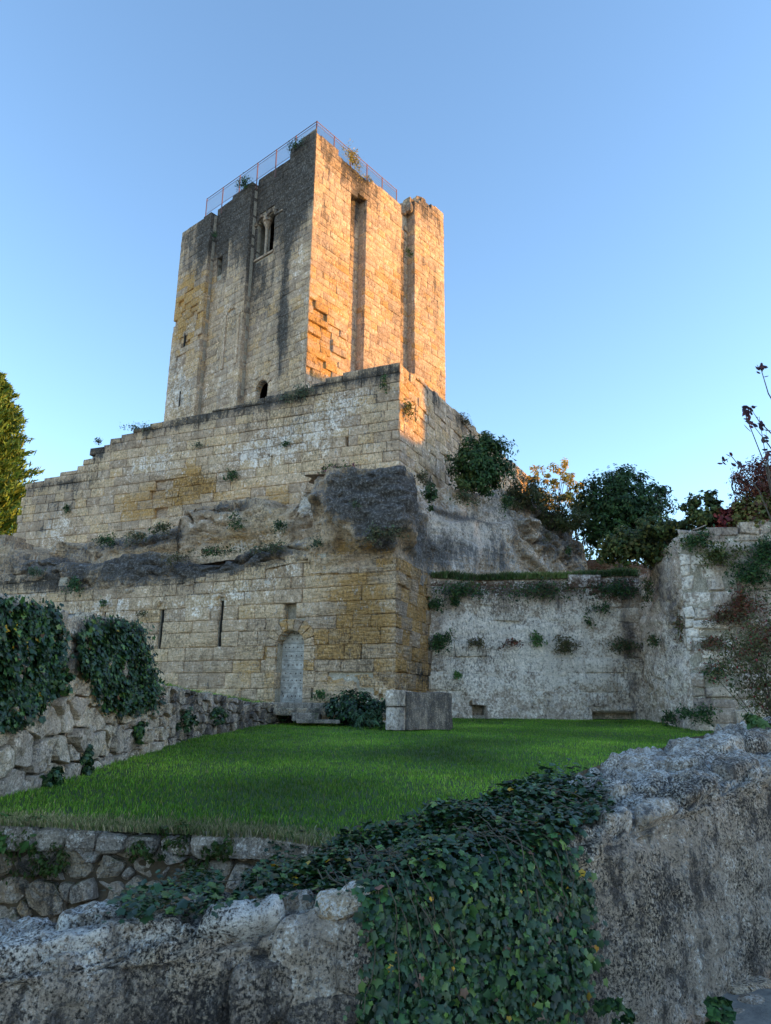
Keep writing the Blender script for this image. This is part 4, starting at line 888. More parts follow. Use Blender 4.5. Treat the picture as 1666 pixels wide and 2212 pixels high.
front = empty('boundary_wall', (.3, 3.2, -1.5), 'thick lichen-mottled rubble wall running across the foreground and rising to the right', 'wall')
fs = FW.pm.c
def fcore(name, s0, s1, amp, sc, wear):
    S = np.arange(s0, s1, .022); Q = np.concatenate([np.arange(-1.15, -.12, .024), np.arange(-.12, .12, .02), np.arange(.12, .80, .03), [.81, .84]])
    SS, QQ = np.meshgrid(S, Q); P = FW.arr(SS, QQ, 0 * SS).reshape(-1, 3)
    d = (vnoise(P, sc, 6) * amp + np.abs(vnoise(P * np.array([1, 1, 2.2]), sc * 3.1, 5)) * -amp * .9 + vnoise(P, sc * 8, 4) * amp * .5).reshape(SS.shape)
    # beds and cracks: the stones of the wall under their old render
    cr = np.array([noise.voronoi(Vector((p[0] * 2.3, p[1] * 2.3, p[2] * 3.6)), distance_metric='DISTANCE')[0] for p in P]); cr = np.array([c[1] - c[0] for c in cr]).reshape(SS.shape)
    d = d - .022 * (1 - sstep(cr, .0, .05)) * np.clip(.3 + 2.2 * vnoise(P, .9, 2).reshape(SS.shape), 0, 1)
    d = d * (.45 + .75 * sstep(QQ, -.22, .0))
    O = -.03 + d; O[-2] = -.1; O[-1] = -1.0
    X = FW.arr(SS, QQ, O).reshape(-1, 3); nc = len(S)
    F = np.array([(j*nc + i, j*nc + i + 1, (j+1)*nc + i + 1, (j+1)*nc + i) for j in range(len(Q) - 1) for i in range(nc - 1)])
    w0 = wear(SS, QQ); W = np.stack([w0[0] + .25 * (1 - sstep(cr, .0, .06)), w0[1] + 0*SS, w0[2] + 0*SS, np.clip(.5 + .8 * d / amp * .3, 0, 1)], -1).reshape(-1, 4)
    return link(name, X, F, M_near, front, W, smooth=True)
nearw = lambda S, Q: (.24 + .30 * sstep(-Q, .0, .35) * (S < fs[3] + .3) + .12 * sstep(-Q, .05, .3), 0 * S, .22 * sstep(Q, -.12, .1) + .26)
fcore('wall_body', fs[1] - .3, fs[-2] + .8, .06, 1.8, nearw)
rr = random.Random(81)
big = [(-1.05, -.52, .26, .30), (.0, 0, 0, 0)]
_gs, _gq = np.meshgrid(np.arange(fs[1] - .2, fs[-2] + .5, .02), np.arange(-1.1, .75, .02)); _gp = FW.arr(_gs, _gq, 0 * _gs).reshape(-1, 3) @ np.array(RW)
_gx, _gy = CX + FPX * _gp[:, 0] / -_gp[:, 2], CY - FPX * _gp[:, 1] / -_gp[:, 2]
def pxs(x, y):                        # picture spot on the front wall -> (s, q)
    i = np.argmin((_gx - x) ** 2 + (_gy - y) ** 2); return float(_gs.ravel()[i]), float(_gq.ravel()[i])
def near_stone(x, y, rx, rz_, out, seed, wear, amp=.02, name='stone', pts=44):
    s0, q0_ = pxs(x, y); r = random.Random(seed); ang = np.linspace(0, 2 * math.pi, pts, endpoint=False)
    rad = np.array([1 / (abs(math.cos(a)) ** 3.2 + abs(math.sin(a)) ** 3.2) ** (1 / 3.2) * (1 + .16 * nz((math.cos(a) * 1.3 + seed, math.sin(a) * 1.3, seed * .7))) for a in ang])
    S, Q, O = [], [], []
    for f, o in ((1., -.12), (1.02, -.06), (.985, .2), (.94, .6), (.87, .85), (.78, .95), (.68, 1.), (.57, 1.), (.46, 1.), (.35, 1.), (.24, 1.), (.12, 1.)):
        S += (s0 + rx * rad * f * np.cos(ang)).tolist(); Q += (q0_ + rz_ * rad * f * np.sin(ang)).tolist(); O += [o * out if o > 0 else o] * pts
    S.append(s0); Q.append(q0_); O.append(out); S, Q, O = map(np.array, (S, Q, O)); P = FW.arr(S, Q, 0*S)
    O = O + (vnoise(P, 4.5, 6) * amp - np.abs(vnoise(P * np.array([1, 1, 2.]), 7, 5)) * amp * .9 + vnoise(P, 24, 4) * amp * .4) * (O > 0); X = FW.arr(S, Q, O)
    F = [(a*pts + i, a*pts + (i+1) % pts, (a+1)*pts + (i+1) % pts, (a+1)*pts + i) for a in range(11) for i in range(pts)] + [(11*pts + i, 11*pts + (i+1) % pts, 12*pts) for i in range(pts)]
    W = np.tile(np.array([wear[0] + .2, wear[1], wear[2] + .05, r.random()]), (len(X), 1)); return link(name, X, F, M_near, front, W, smooth=True)
for i, (x, y, rx, rz_, out, wv) in enumerate((
        (672, 2080, .165, .21, .018, (.12, 0, .22)), (530, 1990, .16, .06, .06, (.0, 0, .75)), (735, 1955, .11, .075, .06, (.1, 0, .45)), (640, 1952, .08, .06, .05, (.15, 0, .4)),
        (760, 2050, .07, .14, .04, (.25, .1, .1)),         (300, 2005, .16, .05, .025, (.1, 0, .6)), (110, 2035, .22, .06, .025, (.05, 0, .65)),
        (390, 1965, .12, .06, .05, (.1, 0, .5)), (200, 1985, .14, .07, .05, (.1, 0, .5)), (560, 2150, .12, .12, .03, (.3, 0, .2)), (700, 2190, .16, .06, .03, (.4, 0, .1)),
        (1420, 1745, .15, .07, .03, (.15, 0, .45)), (1330, 1765, .10, .06, .03, (.1, .1, .5)), (1500, 1700, .16, .08, .03, (.15, 0, .5)), (1590, 1650, .18, .09, .03, (.2, 0, .4)), (1400, 1690, .12, .08, .03, (.1, 0, .5)), (1480, 1640, .15, .09, .03, (.1, 0, .5)),
        (1560, 1600, .2, .09, .035, (.1, 0, .5)), (1330, 1700, .1, .07, .03, (.1, 0, .6)), (1640, 1590, .2, .08, .035, (.2, 0, .4)))):
    near_stone(x, y, rx, rz_, out, 300 + i, wv, .022)
# loose stones lying on the path at the foot of the wall
for i, (x, y, w) in enumerate(((1610, 2130, .16), (1530, 2180, .14), (1650, 2180, .10), (1440, 2195, .09), (1600, 2205, .07))):
    d = ray(x, y); t = 0
    for _ in range(60):
        t += .09
        if d.z * t < -1.52 + .115 * d.x * t: break
    p = d * t; fr = Frame((p.x, p.y), (.9, .43), (.43, -.9)); st_ = rough_block('path_stone', fr, -w, w, p.z - .08, p.z + .035, w * .6, -w * .6, M_near, None, (.2, 0, .3), 500 + i, .05, 7)
    tag(st_, ('flat mottled stone on the path at the lower right corner', 'small flat stone on the path below the larger mottled one', 'little stone at the right edge of the path', 'small stone at the foot of the wall near the bottom edge', 'pebble-sized stone at the bottom right edge of the path')[i], 'stone')

# ------------------------------------------------------------------ mossy retaining wall under the near rim of the lawn
EP = PathMap([(-5.4, 6.65), (-3.8, 6.47), (-.9, 6.07), (-.2, 5.62), (.3, 4.95)], .3)
ew = empty('retaining_wall', (-2.4, 6.2, -2.0), 'low mossy rubble retaining wall under the near edge of the lawn', 'wall')
et = lambda s: -1.035 + .03 * np.sin(np.asarray(s) * 5.1) + .02 * np.sin(np.asarray(s) * 13.)
pts, wt = row_points(0, EP.c[-1], const(-2.1), lambda s: -1.10, .14, .30, .16, .42, 91, .3)
re_ = random.Random(94)
for _ in range(int(len(pts) * .7)): pts.append((re_.uniform(0, EP.c[-1]), re_.uniform(-2.1, -1.12))); wt.append(0.)
rubble(EP, trim(cells(pts, wt, (0, EP.c[-1], -2.2, -1.09), 1.25), lambda s: -1.1), ew, M_mossy, lambda S, Z, d: (.15 + .3 * (vn2(S, Z) > .05), .0 * S, .12 + 0 * S), n=12, seed=92, rings=((1., -.2), (1., -.015), (.95, .025), (.8, .04), (.4, .045)), gap=.008, rough=.08, nscale=6, relief=.04, flat=True, k=.15)
rr = random.Random(93); s = 0.1
while s < EP.c[-1] - .3:               # coping stones
    L = rr.uniform(.22, .5); rough_block('coping_stone', Frame(EP.P(s + L/2, 0)[:2], EP.t[min(np.searchsorted(EP.c, s + L/2) - 1, 3)], EP.n[min(np.searchsorted(EP.c, s + L/2) - 1, 3)]), -L/2 + .01, L/2 - .01, -1.16, -1.0 + rr.uniform(-.03, .025), .07 + rr.uniform(-.02, .04), -.22, M_mossy, ew, (.05, 0, .3), int(s * 1000), .05, 6); s += L
grid_surface('wall_core', EP, np.arange(0, EP.c[-1], .05), np.arange(-2.2, -1.02, .04), -.02, M_earth, ew, .05, 5)
# bank of earth between the front wall and the lawn, under the ivy
V = []; ss = np.arange(fs[3] - .25, fs[-2] + .6, .1)
for s in ss:
    a = FW.P(s, .78, -.06); x = a.x; b = Vector((x + .15, float(near_edge(x + .15)) + .25, 0)); b.z = lawn_z(b.x, b.y) - .01
    dip = .5 * float(1 - sstep(np.array(s), fs[3], fs[4] + .5))
    for k in range(7): p = a.lerp(b, k / 6); V.append((p.x, p.y, p.z - dip * math.sin(math.pi * k / 6) + .02 * nz(p * 4)))
tag(link('bank', V, np.array([(i*7 + j, i*7 + j + 1, (i+1)*7 + j + 1, (i+1)*7 + j) for i in range(len(ss) - 1) for j in range(6)]), M_earth, None, None, True), kind='structure')

# ------------------------------------------------------------------ leaves
IVY = np.array([(0, .55), (.17, .24), (.46, .14), (.36, -.12), (.30, -.40), (0, -.32), (-.30, -.40), (-.36, -.12), (-.46, .14), (-.17, .24)])
OVAL = np.array([(0, .55), (.22, .15), (.2, -.25), (0, -.5), (-.2, -.25), (-.22, .15)])
SLIM = np.array([(0, .6), (.07, .0), (0, -.5), (-.07, .0)])
TRI5 = np.array([(0, .55), (.25, .25), (.45, .2), (.25, -.05), (.2, -.4), (0, -.25), (-.2, -.4), (-.25, -.05), (-.45, .2), (-.25, .25)])
def leaf_arrays(C, N, U, size, tmpl, fold=.12, seed=0):
    """C centres, N leaf normals, U tip directions"""
    C, N, U = (np.asarray(a, float) for a in (C, N, U)); N = N / np.linalg.norm(N, axis=1, keepdims=True)
    U = U - N * (U * N).sum(1, keepdims=True); U = U / np.maximum(np.linalg.norm(U, axis=1, keepdims=True), 1e-6); X = np.cross(U, N)
    k = len(tmpl); h = -fold * (np.abs(tmpl[:, 0]) * 1.2 + .5 * np.maximum(tmpl[:, 1], 0) ** 2)
    V = C[:, None] + size[:, None, None] * (tmpl[None, :, :1] * X[:, None] + tmpl[None, :, 1:] * U[:, None] + h[None, :, None] * N[:, None])
    return np.concatenate([V, C[:, None] + (size * .02)[:, None, None] * N[:, None]], 1)
def fan(k): return np.array([(i, (i + 1) % k, k) for i in range(k)])
def leaf_object(name, V, cols, tmpl, mat, parent, keep=0, leafname='leaf'):
    k = len(tmpl); fn = fan(k)
    if keep:
        ar = []
        for i in range(len(V)):
            q = project(V[i, k]); z = (RW.transposed() @ Vector(V[i, k])).z
            e = np.linalg.norm(V[i, 0] - V[i, k // 2]) / max(.1, -z); ar.append(e if q and 0 < q[0] < 1666 and 0 < q[1] < 2212 else 0)
        fr_ = np.array([(V[i, k] - 0) @ (V[i, k]) for i in range(len(V))]); order = np.argsort(-np.array(ar))
        for i in order[:keep]: link(leafname, V[i], fn, mat, parent, np.tile(np.append(cols[i], 1), (k + 1, 1)))
        V, cols = V[order[keep:]], cols[order[keep:]]
    F = (fn[None] + (np.arange(len(V)) * (k + 1))[:, None, None]).reshape(-1, 3)
    W = np.repeat(np.concatenate([cols, np.ones((len(cols), 1))], 1), k + 1, 0)
    o = link(name, V.reshape(-1, 3), F, mat, parent, W); 
    if keep: tag(o, kind='stuff')
    return o
def inside(poly, x, y):
    c = False; n = len(poly)
    for i in range(n):
        (x0, y0), (x1, y1) = poly[i], poly[i-1]
        if (y0 > y) != (y1 > y) and x < (x1 - x0) * (y - y0) / (y1 - y0) + x0: c = not c
    return c
def pal(g, n, cols, wts, var=.3):
    c = np.array(cols)[g.choice(len(cols), n, p=np.array(wts) / sum(wts))]; return np.clip(c * g.uniform(1 - var, 1 + var, (n, 1)) * g.uniform(.9, 1.1, (n, 3)), 0, 1)
IVYC = [(.016, .043, .018), (.024, .064, .023), (.050, .11, .028), (.009, .026, .013), (.10, .17, .035), (.45, .26, .02), (.16, .08, .05)]
def ivy(name, label, mp, srange, qrange, poly, n, size, thick, seed, keep=300, hang=(0, 0, -1), stems=20, normal=None, wts=(30, 32, 16, 16, 7, .5, .6), edge=18, outm=0., gap_=-.62):
    g = np.random.default_rng(seed); root = None; C, N, U, S_, Q_ = [], [], [], [], []
    poly = list(poly); RT = np.array(RW); got = 0
    for _ in range(40):
        M = n * 2; s, q = g.uniform(*srange, M), g.uniform(*qrange, M); jit = np.array([abs(nz((a_ * 3.3, b_ * 3.3, seed)) + .35) for a_, b_ in zip(s, q)])
        o = thick * g.random(M) ** .7 * (.45 + 1.1 * jit) + outm; p = mp.arr(s, q, o); b0 = mp.arr(s, q, 0 * o); b1 = mp.arr(s, q, 0 * o + 1.)
        c = p @ RT; x = CX + FPX * c[:, 0] / -c[:, 2] + g.normal(0, edge, M); y = CY - FPX * c[:, 1] / -c[:, 2] + g.normal(0, edge, M)
        ok = [i for i in range(M) if inside(poly, x[i], y[i]) and nz((p[i, 0] * 3.1, p[i, 1] * 3.1, p[i, 2] * 3.1 + seed)) > gap_][:n - got]; nn = (b1 - b0)[ok]; k = len(ok)
        C += p[ok].tolist(); N += (nn + g.normal(0, .42, (k, 3)) + np.array([0, 0, .45])).tolist(); U += (np.array(hang) * .9 + nn * .25 + g.normal(0, .45, (k, 3))).tolist(); S_ += s[ok].tolist(); Q_ += q[ok].tolist(); got += k
        if got >= n: break
    C, N, U = (np.array([tuple(v) for v in a]) for a in (C, N, U)); sz = size * np.clip(g.lognormal(0, .34, len(C)), .4, 1.9)
    root = empty(name, tuple(C[np.argmin(C[:, 2])]), label, 'ivy')
    V = leaf_arrays(C, N, U, sz, IVY, .22); leaf_object('foliage', V, pal(g, len(C), IVYC, wts, .35), IVY, M_ivy, root, keep)
    for k in range(stems):
        i = g.integers(len(C)); s, q = S_[i], Q_[i]; pts = []; ds = g.normal(.008, .008)
        for j in range(11):
            s += g.normal(0, .010) + ds; q -= .05; p = mp.P(s, q, .05 + .04 * g.random()); pr = project(p)
            if q < qrange[0] or not inside(poly, *pr): break
            pts.append(p)
        if len(pts) > 3: MB().tube(pts, .0032, 4, .0016).build('stem', M_vine, root)
    return root
poly_front = [(610, 1800), (700, 1788), (790, 1772), (900, 1735), (1000, 1700), (1130, 1678), (1270, 1688), (1310, 1745), (1215, 1775), (1245, 1850), (1275, 1990), (1290, 2090), (1250, 2160), (1225, 2230), (770, 2230), (785, 2130), (800, 2010), (785, 1935), (690, 1905), (560, 1925), (430, 1950), (300, 1965), (230, 1955), (400, 1900), (540, 1845)]
EIV = ivy('ivy_mat', 'large dark green ivy mat spilling over the foreground wall', FW, (fs[2] + .2, fs[6] + .9), (-1.05, .78), poly_front, 19000, .032, .09, 101, 300, stems=60)
class BankMap:                          # the ivy continues over the earth bank behind the wall
    def P(f, s, q, o=0.):
        a = FW.P(s, .72, 0); x = a.x; b = Vector((x + .15, float(near_edge(x + .15)) + .1, 0)); b.z = lawn_z(b.x, b.y); p = a.lerp(b, q); dip = .45 * float(1 - sstep(np.array(s), fs[3], fs[4] + .5)); p.z += o - dip * math.sin(math.pi * q); return p
    def arr(f, s, q, o): return np.array([tuple(f.P(*t)) for t in zip(s, q, o)])
ivy('ivy_patch', 'ivy covering the earth bank between the foreground wall and the lawn', BankMap(), (fs[2] + .5, fs[6] + .3), (0, 1), [(250, 1960), (400, 1895), (540, 1838), (610, 1798), (700, 1786), (900, 1733), (1130, 1678), (1290, 1690), (1290, 1800), (700, 1960)], 6500, .037, .10, 102, 200, stems=10)
ivy('ivy_curtain', 'leftmost ivy curtain hanging over the fieldstone wall at the picture edge', FP, (.8, 6.0), (-.55, 1.16), [(-60, 1300), (70, 1304), (130, 1333), (136, 1390), (128, 1440), (104, 1495), (62, 1560), (-60, 1580)], 8500, .062, .18, 103, 300, stems=8, edge=9, gap_=-.42)
ivy('ivy_curtain', 'ivy curtain with squared top on the fieldstone wall nearest the arrow slits', FP, (4.0, 8.4), (-.55, 1.3), [(188, 1347), (250, 1345), (308, 1357), (316, 1400), (326, 1450), (346, 1492), (332, 1525), (285, 1536), (235, 1530), (208, 1488), (188, 1455), (172, 1435), (182, 1390)], 8500, .062, .20, 104, 300, stems=8, edge=9, gap_=-.42)
# ------------------------------------------------------------------ grass on the lawn
def grass(name, n, zone, seed, hgt, wid, cols, wts, zf=lawn_z, label=None):
    g = np.random.default_rng(seed); P = []
    while len(P) < n:
        x, y = zone(g)
        if x is not None: P.append((x, y))
    P = np.array(P); Z = np.array([zf(x, y) for x, y in P]); h = hgt * g.uniform(.5, 1.25, n) * (1 + .35 * np.array([nz((x * 1.1, y * 1.1, 4.)) for x, y in P]))
    a = g.uniform(0, 2 * np.pi, n); lean = g.uniform(.1, .7, n) * h; b = g.uniform(0, 2 * np.pi, n); w = wid * g.uniform(.6, 1.3, n)
    dx, dy = np.cos(a) * w, np.sin(a) * w; lx, ly = np.cos(b) * lean, np.sin(b) * lean
    V = np.stack([np.stack([P[:, 0] - dx, P[:, 1] - dy, Z - .01], -1), np.stack([P[:, 0] + dx, P[:, 1] + dy, Z - .01], -1),
                  np.stack([P[:, 0] + lx * .4 + dx * .6, P[:, 1] + ly * .4 + dy * .6, Z + h * .62], -1), np.stack([P[:, 0] + lx, P[:, 1] + ly, Z + h], -1)], 1)
    F = (np.array([(0, 1, 2), (0, 2, 3)])[None] + (np.arange(n) * 4)[:, None, None]).reshape(-1, 3)
    patch = np.array([nz((x * .45, y * .45, 8.)) for x, y in P])[:, None]
    c = pal(g, n, cols, wts, .35) * (1 + .8 * patch) * (1 + .25 * np.array([nz((x * 2.3, y * 2.3, 1.)) for x, y in P])[:, None]) + np.array([.07, .055, .01]) * np.clip(patch * 2.4 - .3, 0, 1); W = np.repeat(np.concatenate([np.clip(c, 0, 1), np.ones((n, 1))], 1), 4, 0)
    o = link(name, V.reshape(-1, 3), F, M_leaf, None, W); tag(o, label, 'grass', kind='stuff'); return o
GC = [(.12, .255, .018), (.17, .33, .03), (.08, .19, .016), (.27, .37, .055), (.36, .32, .13)]
def lawn_zone(g):
    y = 3.9 + 18.8 * g.random() ** 1.7; x = g.uniform(-3.85, 9.5)
    if y < near_edge(x) + .04 or abs(x) / y > .75: return None, None
    return x, y
grass('lawn_grass', 250000, lawn_zone, 201, .038, .0048, GC, (30, 28, 24, 12, 1.5), label='short mown green grass covering the sloping lawn')
def rim_zone(g):
    x = g.uniform(-5, .6); y = float(near_edge(x)) + abs(g.normal(0, .22)) - .12; return x, y
grass('dry_grass', 13000, rim_zone, 202, .042, .004, [(.34, .29, .14), (.24, .24, .09), (.12, .19, .04), (.45, .38, .20)], (30, 20, 20, 20), zf=lambda x, y: lawn_z(x, y) + .02, label='dry yellowish grass fringe along the near rim of the lawn')
def terr_zone(g):
    x = g.uniform(1.5, 8.2); y = 22.6 + abs(g.normal(0, .45)); return x, y
grass('terrace_grass', 9000, terr_zone, 203, .22, .010, [(.06, .11, .025), (.09, .13, .04), (.16, .14, .07)], (30, 25, 12), zf=terr_z, label='unmown grass along the top of the grey terrace wall')
def bank_zone(g):
    s = g.uniform(7.4, FP.c[-1] - .4); p = FP.P(s, 0, -.15 - abs(g.normal(0, .45))); return p.x, p.y
grass('bank_grass', 5000, bank_zone, 204, .10, .008, GC, (20, 25, 10, 30, 4), zf=lambda x, y: float(np.interp(y, [11.5, 12.0, 14.6, 18.4, 19.6], [.5, .30, .19, 0, -.12])), label='grass tufts on top of the low fieldstone wall by the door')

# ------------------------------------------------------------------ trees, shrubs and wall plants
def foliage_cloud(g, C, rad, n_cl, per, size, tmpl, shell=.75, up=.35, cl_r=.28, droop=0., squash=1.):
    """leaf centres gathered in clumps on and in an ellipsoid"""
    d = g.normal(0, 1, (n_cl, 3)); d /= np.linalg.norm(d, axis=1, keepdims=True); rr_ = shell + (1 - shell) * g.random((n_cl, 1)) ** .5; rr_ = np.where(g.random((n_cl, 1)) < .3, g.random((n_cl, 1)) ** .4 * .8, rr_)
    rr_ = rr_ * (1 + .22 * g.normal(0, 1, (n_cl, 1)) * .6)
    K = np.array(C) + d * rr_ * np.array(rad); rm = np.mean(rad)
    X = g.normal(0, 1, (n_cl, per, 3)); X /= np.linalg.norm(X, axis=2, keepdims=True)
    Xp = X * (cl_r * rm * g.uniform(.6, 1.25, (n_cl, 1, 1))) * g.random((n_cl, per, 1)) ** .4; Xp[..., 2] *= squash
    P = (K[:, None] + Xp).reshape(-1, 3); N = (X * .7 + d[:, None] * .5 + np.array([0, 0, up]) + g.normal(0, .35, X.shape)).reshape(-1, 3)
    U = (X * .6 + g.normal(0, .5, X.shape) + np.array([0, 0, -.5 - droop])).reshape(-1, 3); cl = np.repeat(np.arange(n_cl), per)
    return P, N, U, cl, K
def tree(name, label, cat, base, C, rad, n_cl, per, size, cols, wts, seed, tmpl=OVAL, trunk=.08, limbs=7, cl_r=.28, mat=None, shell=.75, squash=.8, twig=.012):
    g = np.random.default_rng(seed); root = empty(name, base, label, cat)
    P, N, U, cl, K = foliage_cloud(g, C, rad, n_cl, per, size, tmpl, cl_r=cl_r, shell=shell, squash=squash)
    c = pal(g, len(P), cols, wts, .3) * g.uniform(.75, 1.25, n_cl)[cl][:, None]
    V = leaf_arrays(P, N, U, size * g.uniform(.6, 1.3, len(P)), tmpl, .2); leaf_object('crown', V, np.clip(c, 0, 1), tmpl, mat or M_leaf, root)
    b = Vector(base); c0 = Vector(C); fork = b.lerp(c0, .55)
    MB().tube([b, b.lerp(fork, .5) + Vector((g.normal(0, .04), g.normal(0, .04), 0)), fork], trunk, 8, trunk * .75).build('trunk', M_bark, root)
    for k in range(limbs):
        e = Vector(K[g.integers(n_cl)]); mid = fork.lerp(e, .5) + Vector((0, 0, .12 * np.mean(rad)))
        MB().tube([fork, mid, e], trunk * .55, 6, twig).build('limb', M_bark, root)
    return root
def shrub(name, label, cat, base, C, rad, n_cl, per, size, cols, wts, seed, tmpl=OVAL, stems=5, cl_r=.35, shell=.6, squash=.9, mat=None):
    g = np.random.default_rng(seed); root = empty(name, tuple(base), label, cat)
    P, N, U, cl, K = foliage_cloud(g, C, rad, n_cl, per, size, tmpl, cl_r=cl_r, shell=shell, squash=squash)
    c = pal(g, len(P), cols, wts, .3) * g.uniform(.75, 1.25, n_cl)[cl][:, None]
    leaf_object('foliage', leaf_arrays(P, N, U, size * g.uniform(.6, 1.3, len(P)), tmpl, .2), np.clip(c, 0, 1), tmpl, mat or M_leaf, root)
    for k in range(stems):
        e = Vector(K[g.integers(n_cl)]); b = Vector(base); m_ = b.lerp(e, .5) + Vector(g.normal(0, .04, 3)); MB().tube([b, m_, e], .012, 5, .005).build('stem', M_vine, root)
    return root
DG = [(.030, .075, .025), (.045, .10, .030), (.02, .05, .018), (.075, .13, .035)]
# conifer at the left edge
g = np.random.default_rng(301); cb = at(-95, 1200, 46); ct = at(-85, 800, 46); Hc = ct.z - (cb.z - 6)
con = empty('conifer', (cb.x, cb.y, cb.z - 6), 'golden-lit feathery conifer at the left edge behind the rampart', 'tree')
P, N, U = [], [], []
n_b = 1700
for k in range(n_b):
    f = g.random() ** .8; z = cb.z - 6 + .8 + (Hc - .8) * f; R_c = 6.0 * (1 - f) ** .62 * (1 - .25 * (f < .1)) + .15; a = g.uniform(0, 2 * math.pi); L = R_c * g.uniform(.7, 1.12)
    d = Vector((math.cos(a), math.sin(a), .45)); o0 = Vector((cb.x, cb.y, z))
    for j in range(46):
        t_ = .35 + .65 * g.random() ** .7; p = o0 + d * (L * t_) + Vector(g.normal(0, .10, 3)) * (1.6 - t_) * 1.2; P.append(p); N.append(Vector(g.normal(0, 1, 3))); U.append(d + Vector((0, 0, .55)) + Vector(g.normal(0, .35, 3)))
P, N, U = (np.array([tuple(v) for v in a]) for a in (P, N, U))
leaf_object('crown', leaf_arrays(P, N, U, .42 * g.uniform(.5, 1.3, len(P)), np.array([(0, .6), (.13, .05), (.05, -.5), (-.05, -.5), (-.13, .05)]), .1), pal(g, len(P), [(.13, .21, .028), (.19, .26, .04), (.06, .12, .02)], (3, 3, 3), .35), np.zeros((5, 2)), M_leaf, con)
MB().tube([(cb.x, cb.y, cb.z - 6), (cb.x, cb.y, ct.z - 1.0)], .28, 8, .05).build('trunk', M_bark, con)
M_thin = leaf_mat('thin_leaves', .6)
# trees above the terrace
b = at(1335, 1200, 30); C = at(1342, 1108, 30)
tree('lime_tree', 'round dark green tree standing on the terrace above the grey wall', 'tree', (b.x, 30, terr_z(b.x, 30)), C, (1.85, 1.7, 1.72), 330, 60, .17, DG, (30, 30, 25, 10), 302, trunk=.09, limbs=12, cl_r=.24, shell=.8)
b = at(1205, 1130, 36); C = at(1188, 1050, 36)
tree('autumn_tree', 'thin yellow autumn tree in sunlight behind the cliff top', 'tree', (b.x, 36, 5.4), C, (1.55, 1.2, 1.5), 46, 42, .17, [(.55, .38, .08), (.42, .34, .09), (.60, .40, .07), (.25, .25, .07)], (30, 25, 20, 12), 303, mat=M_thin, trunk=.06, limbs=14, cl_r=.2, shell=.7)
b = at(1245, 1120, 35); C = at(1238, 1078, 35)
tree('small_autumn_tree', 'low golden tree beside the round dark tree', 'tree', (b.x, 35, 5.3), C, (.6, .6, .6), 22, 36, .16, [(.52, .38, .08), (.42, .34, .08), (.26, .25, .07)], (3, 3, 2), 304, mat=M_thin, trunk=.04, limbs=7, cl_r=.33)
# fig-like bush on the cliff top and its neighbours
C = at(1042, 1006, 24.6); shrub('cliff_bush', 'big dark green bush growing from the rampart above the cliff', 'bush', CP.P(CP.hit(1045, 1060)[0], 9.5, -.2), C, (1.15, .8, 1.15), 120, 60, .13, DG, (25, 35, 20, 15), 305, cl_r=.30, stems=9)
C = at(1012, 1040, 24.2); shrub('pale_bush', 'lighter green bush below the big bush on the cliff', 'bush', C - Vector((0, 0, .6)), C, (.55, .4, .38), 26, 40, .11, [(.10, .14, .04), (.13, .16, .05), (.06, .10, .03)], (3, 3, 2), 306)
C = at(1140, 1068, 26.6); shrub('bramble', 'dry bramble trailing along the sloping cliff edge', 'bush', C - Vector((0, 0, .6)), C, (1.2, .6, .6), 90, 40, .10, [(.07, .08, .03), (.12, .11, .05), (.05, .07, .025)], (3, 3, 3), 307)
C = at(1212, 1112, 27.8); shrub('bramble', 'scrub hanging over the right end of the cliff', 'bush', C - Vector((0, 0, .6)), C, (.95, .5, .65), 80, 40, .10, [(.07, .08, .03), (.10, .11, .04), (.05, .07, .025)], (3, 3, 3), 308)
C = at(930, 1065, 22.4); shrub('hanging_plant', 'narrow green plant hanging down the cliff left of the big bush', 'plant', C + Vector((0, 0, .6)), C, (.22, .25, .55), 26, 30, .09, DG, (3, 3, 2, 2), 309)
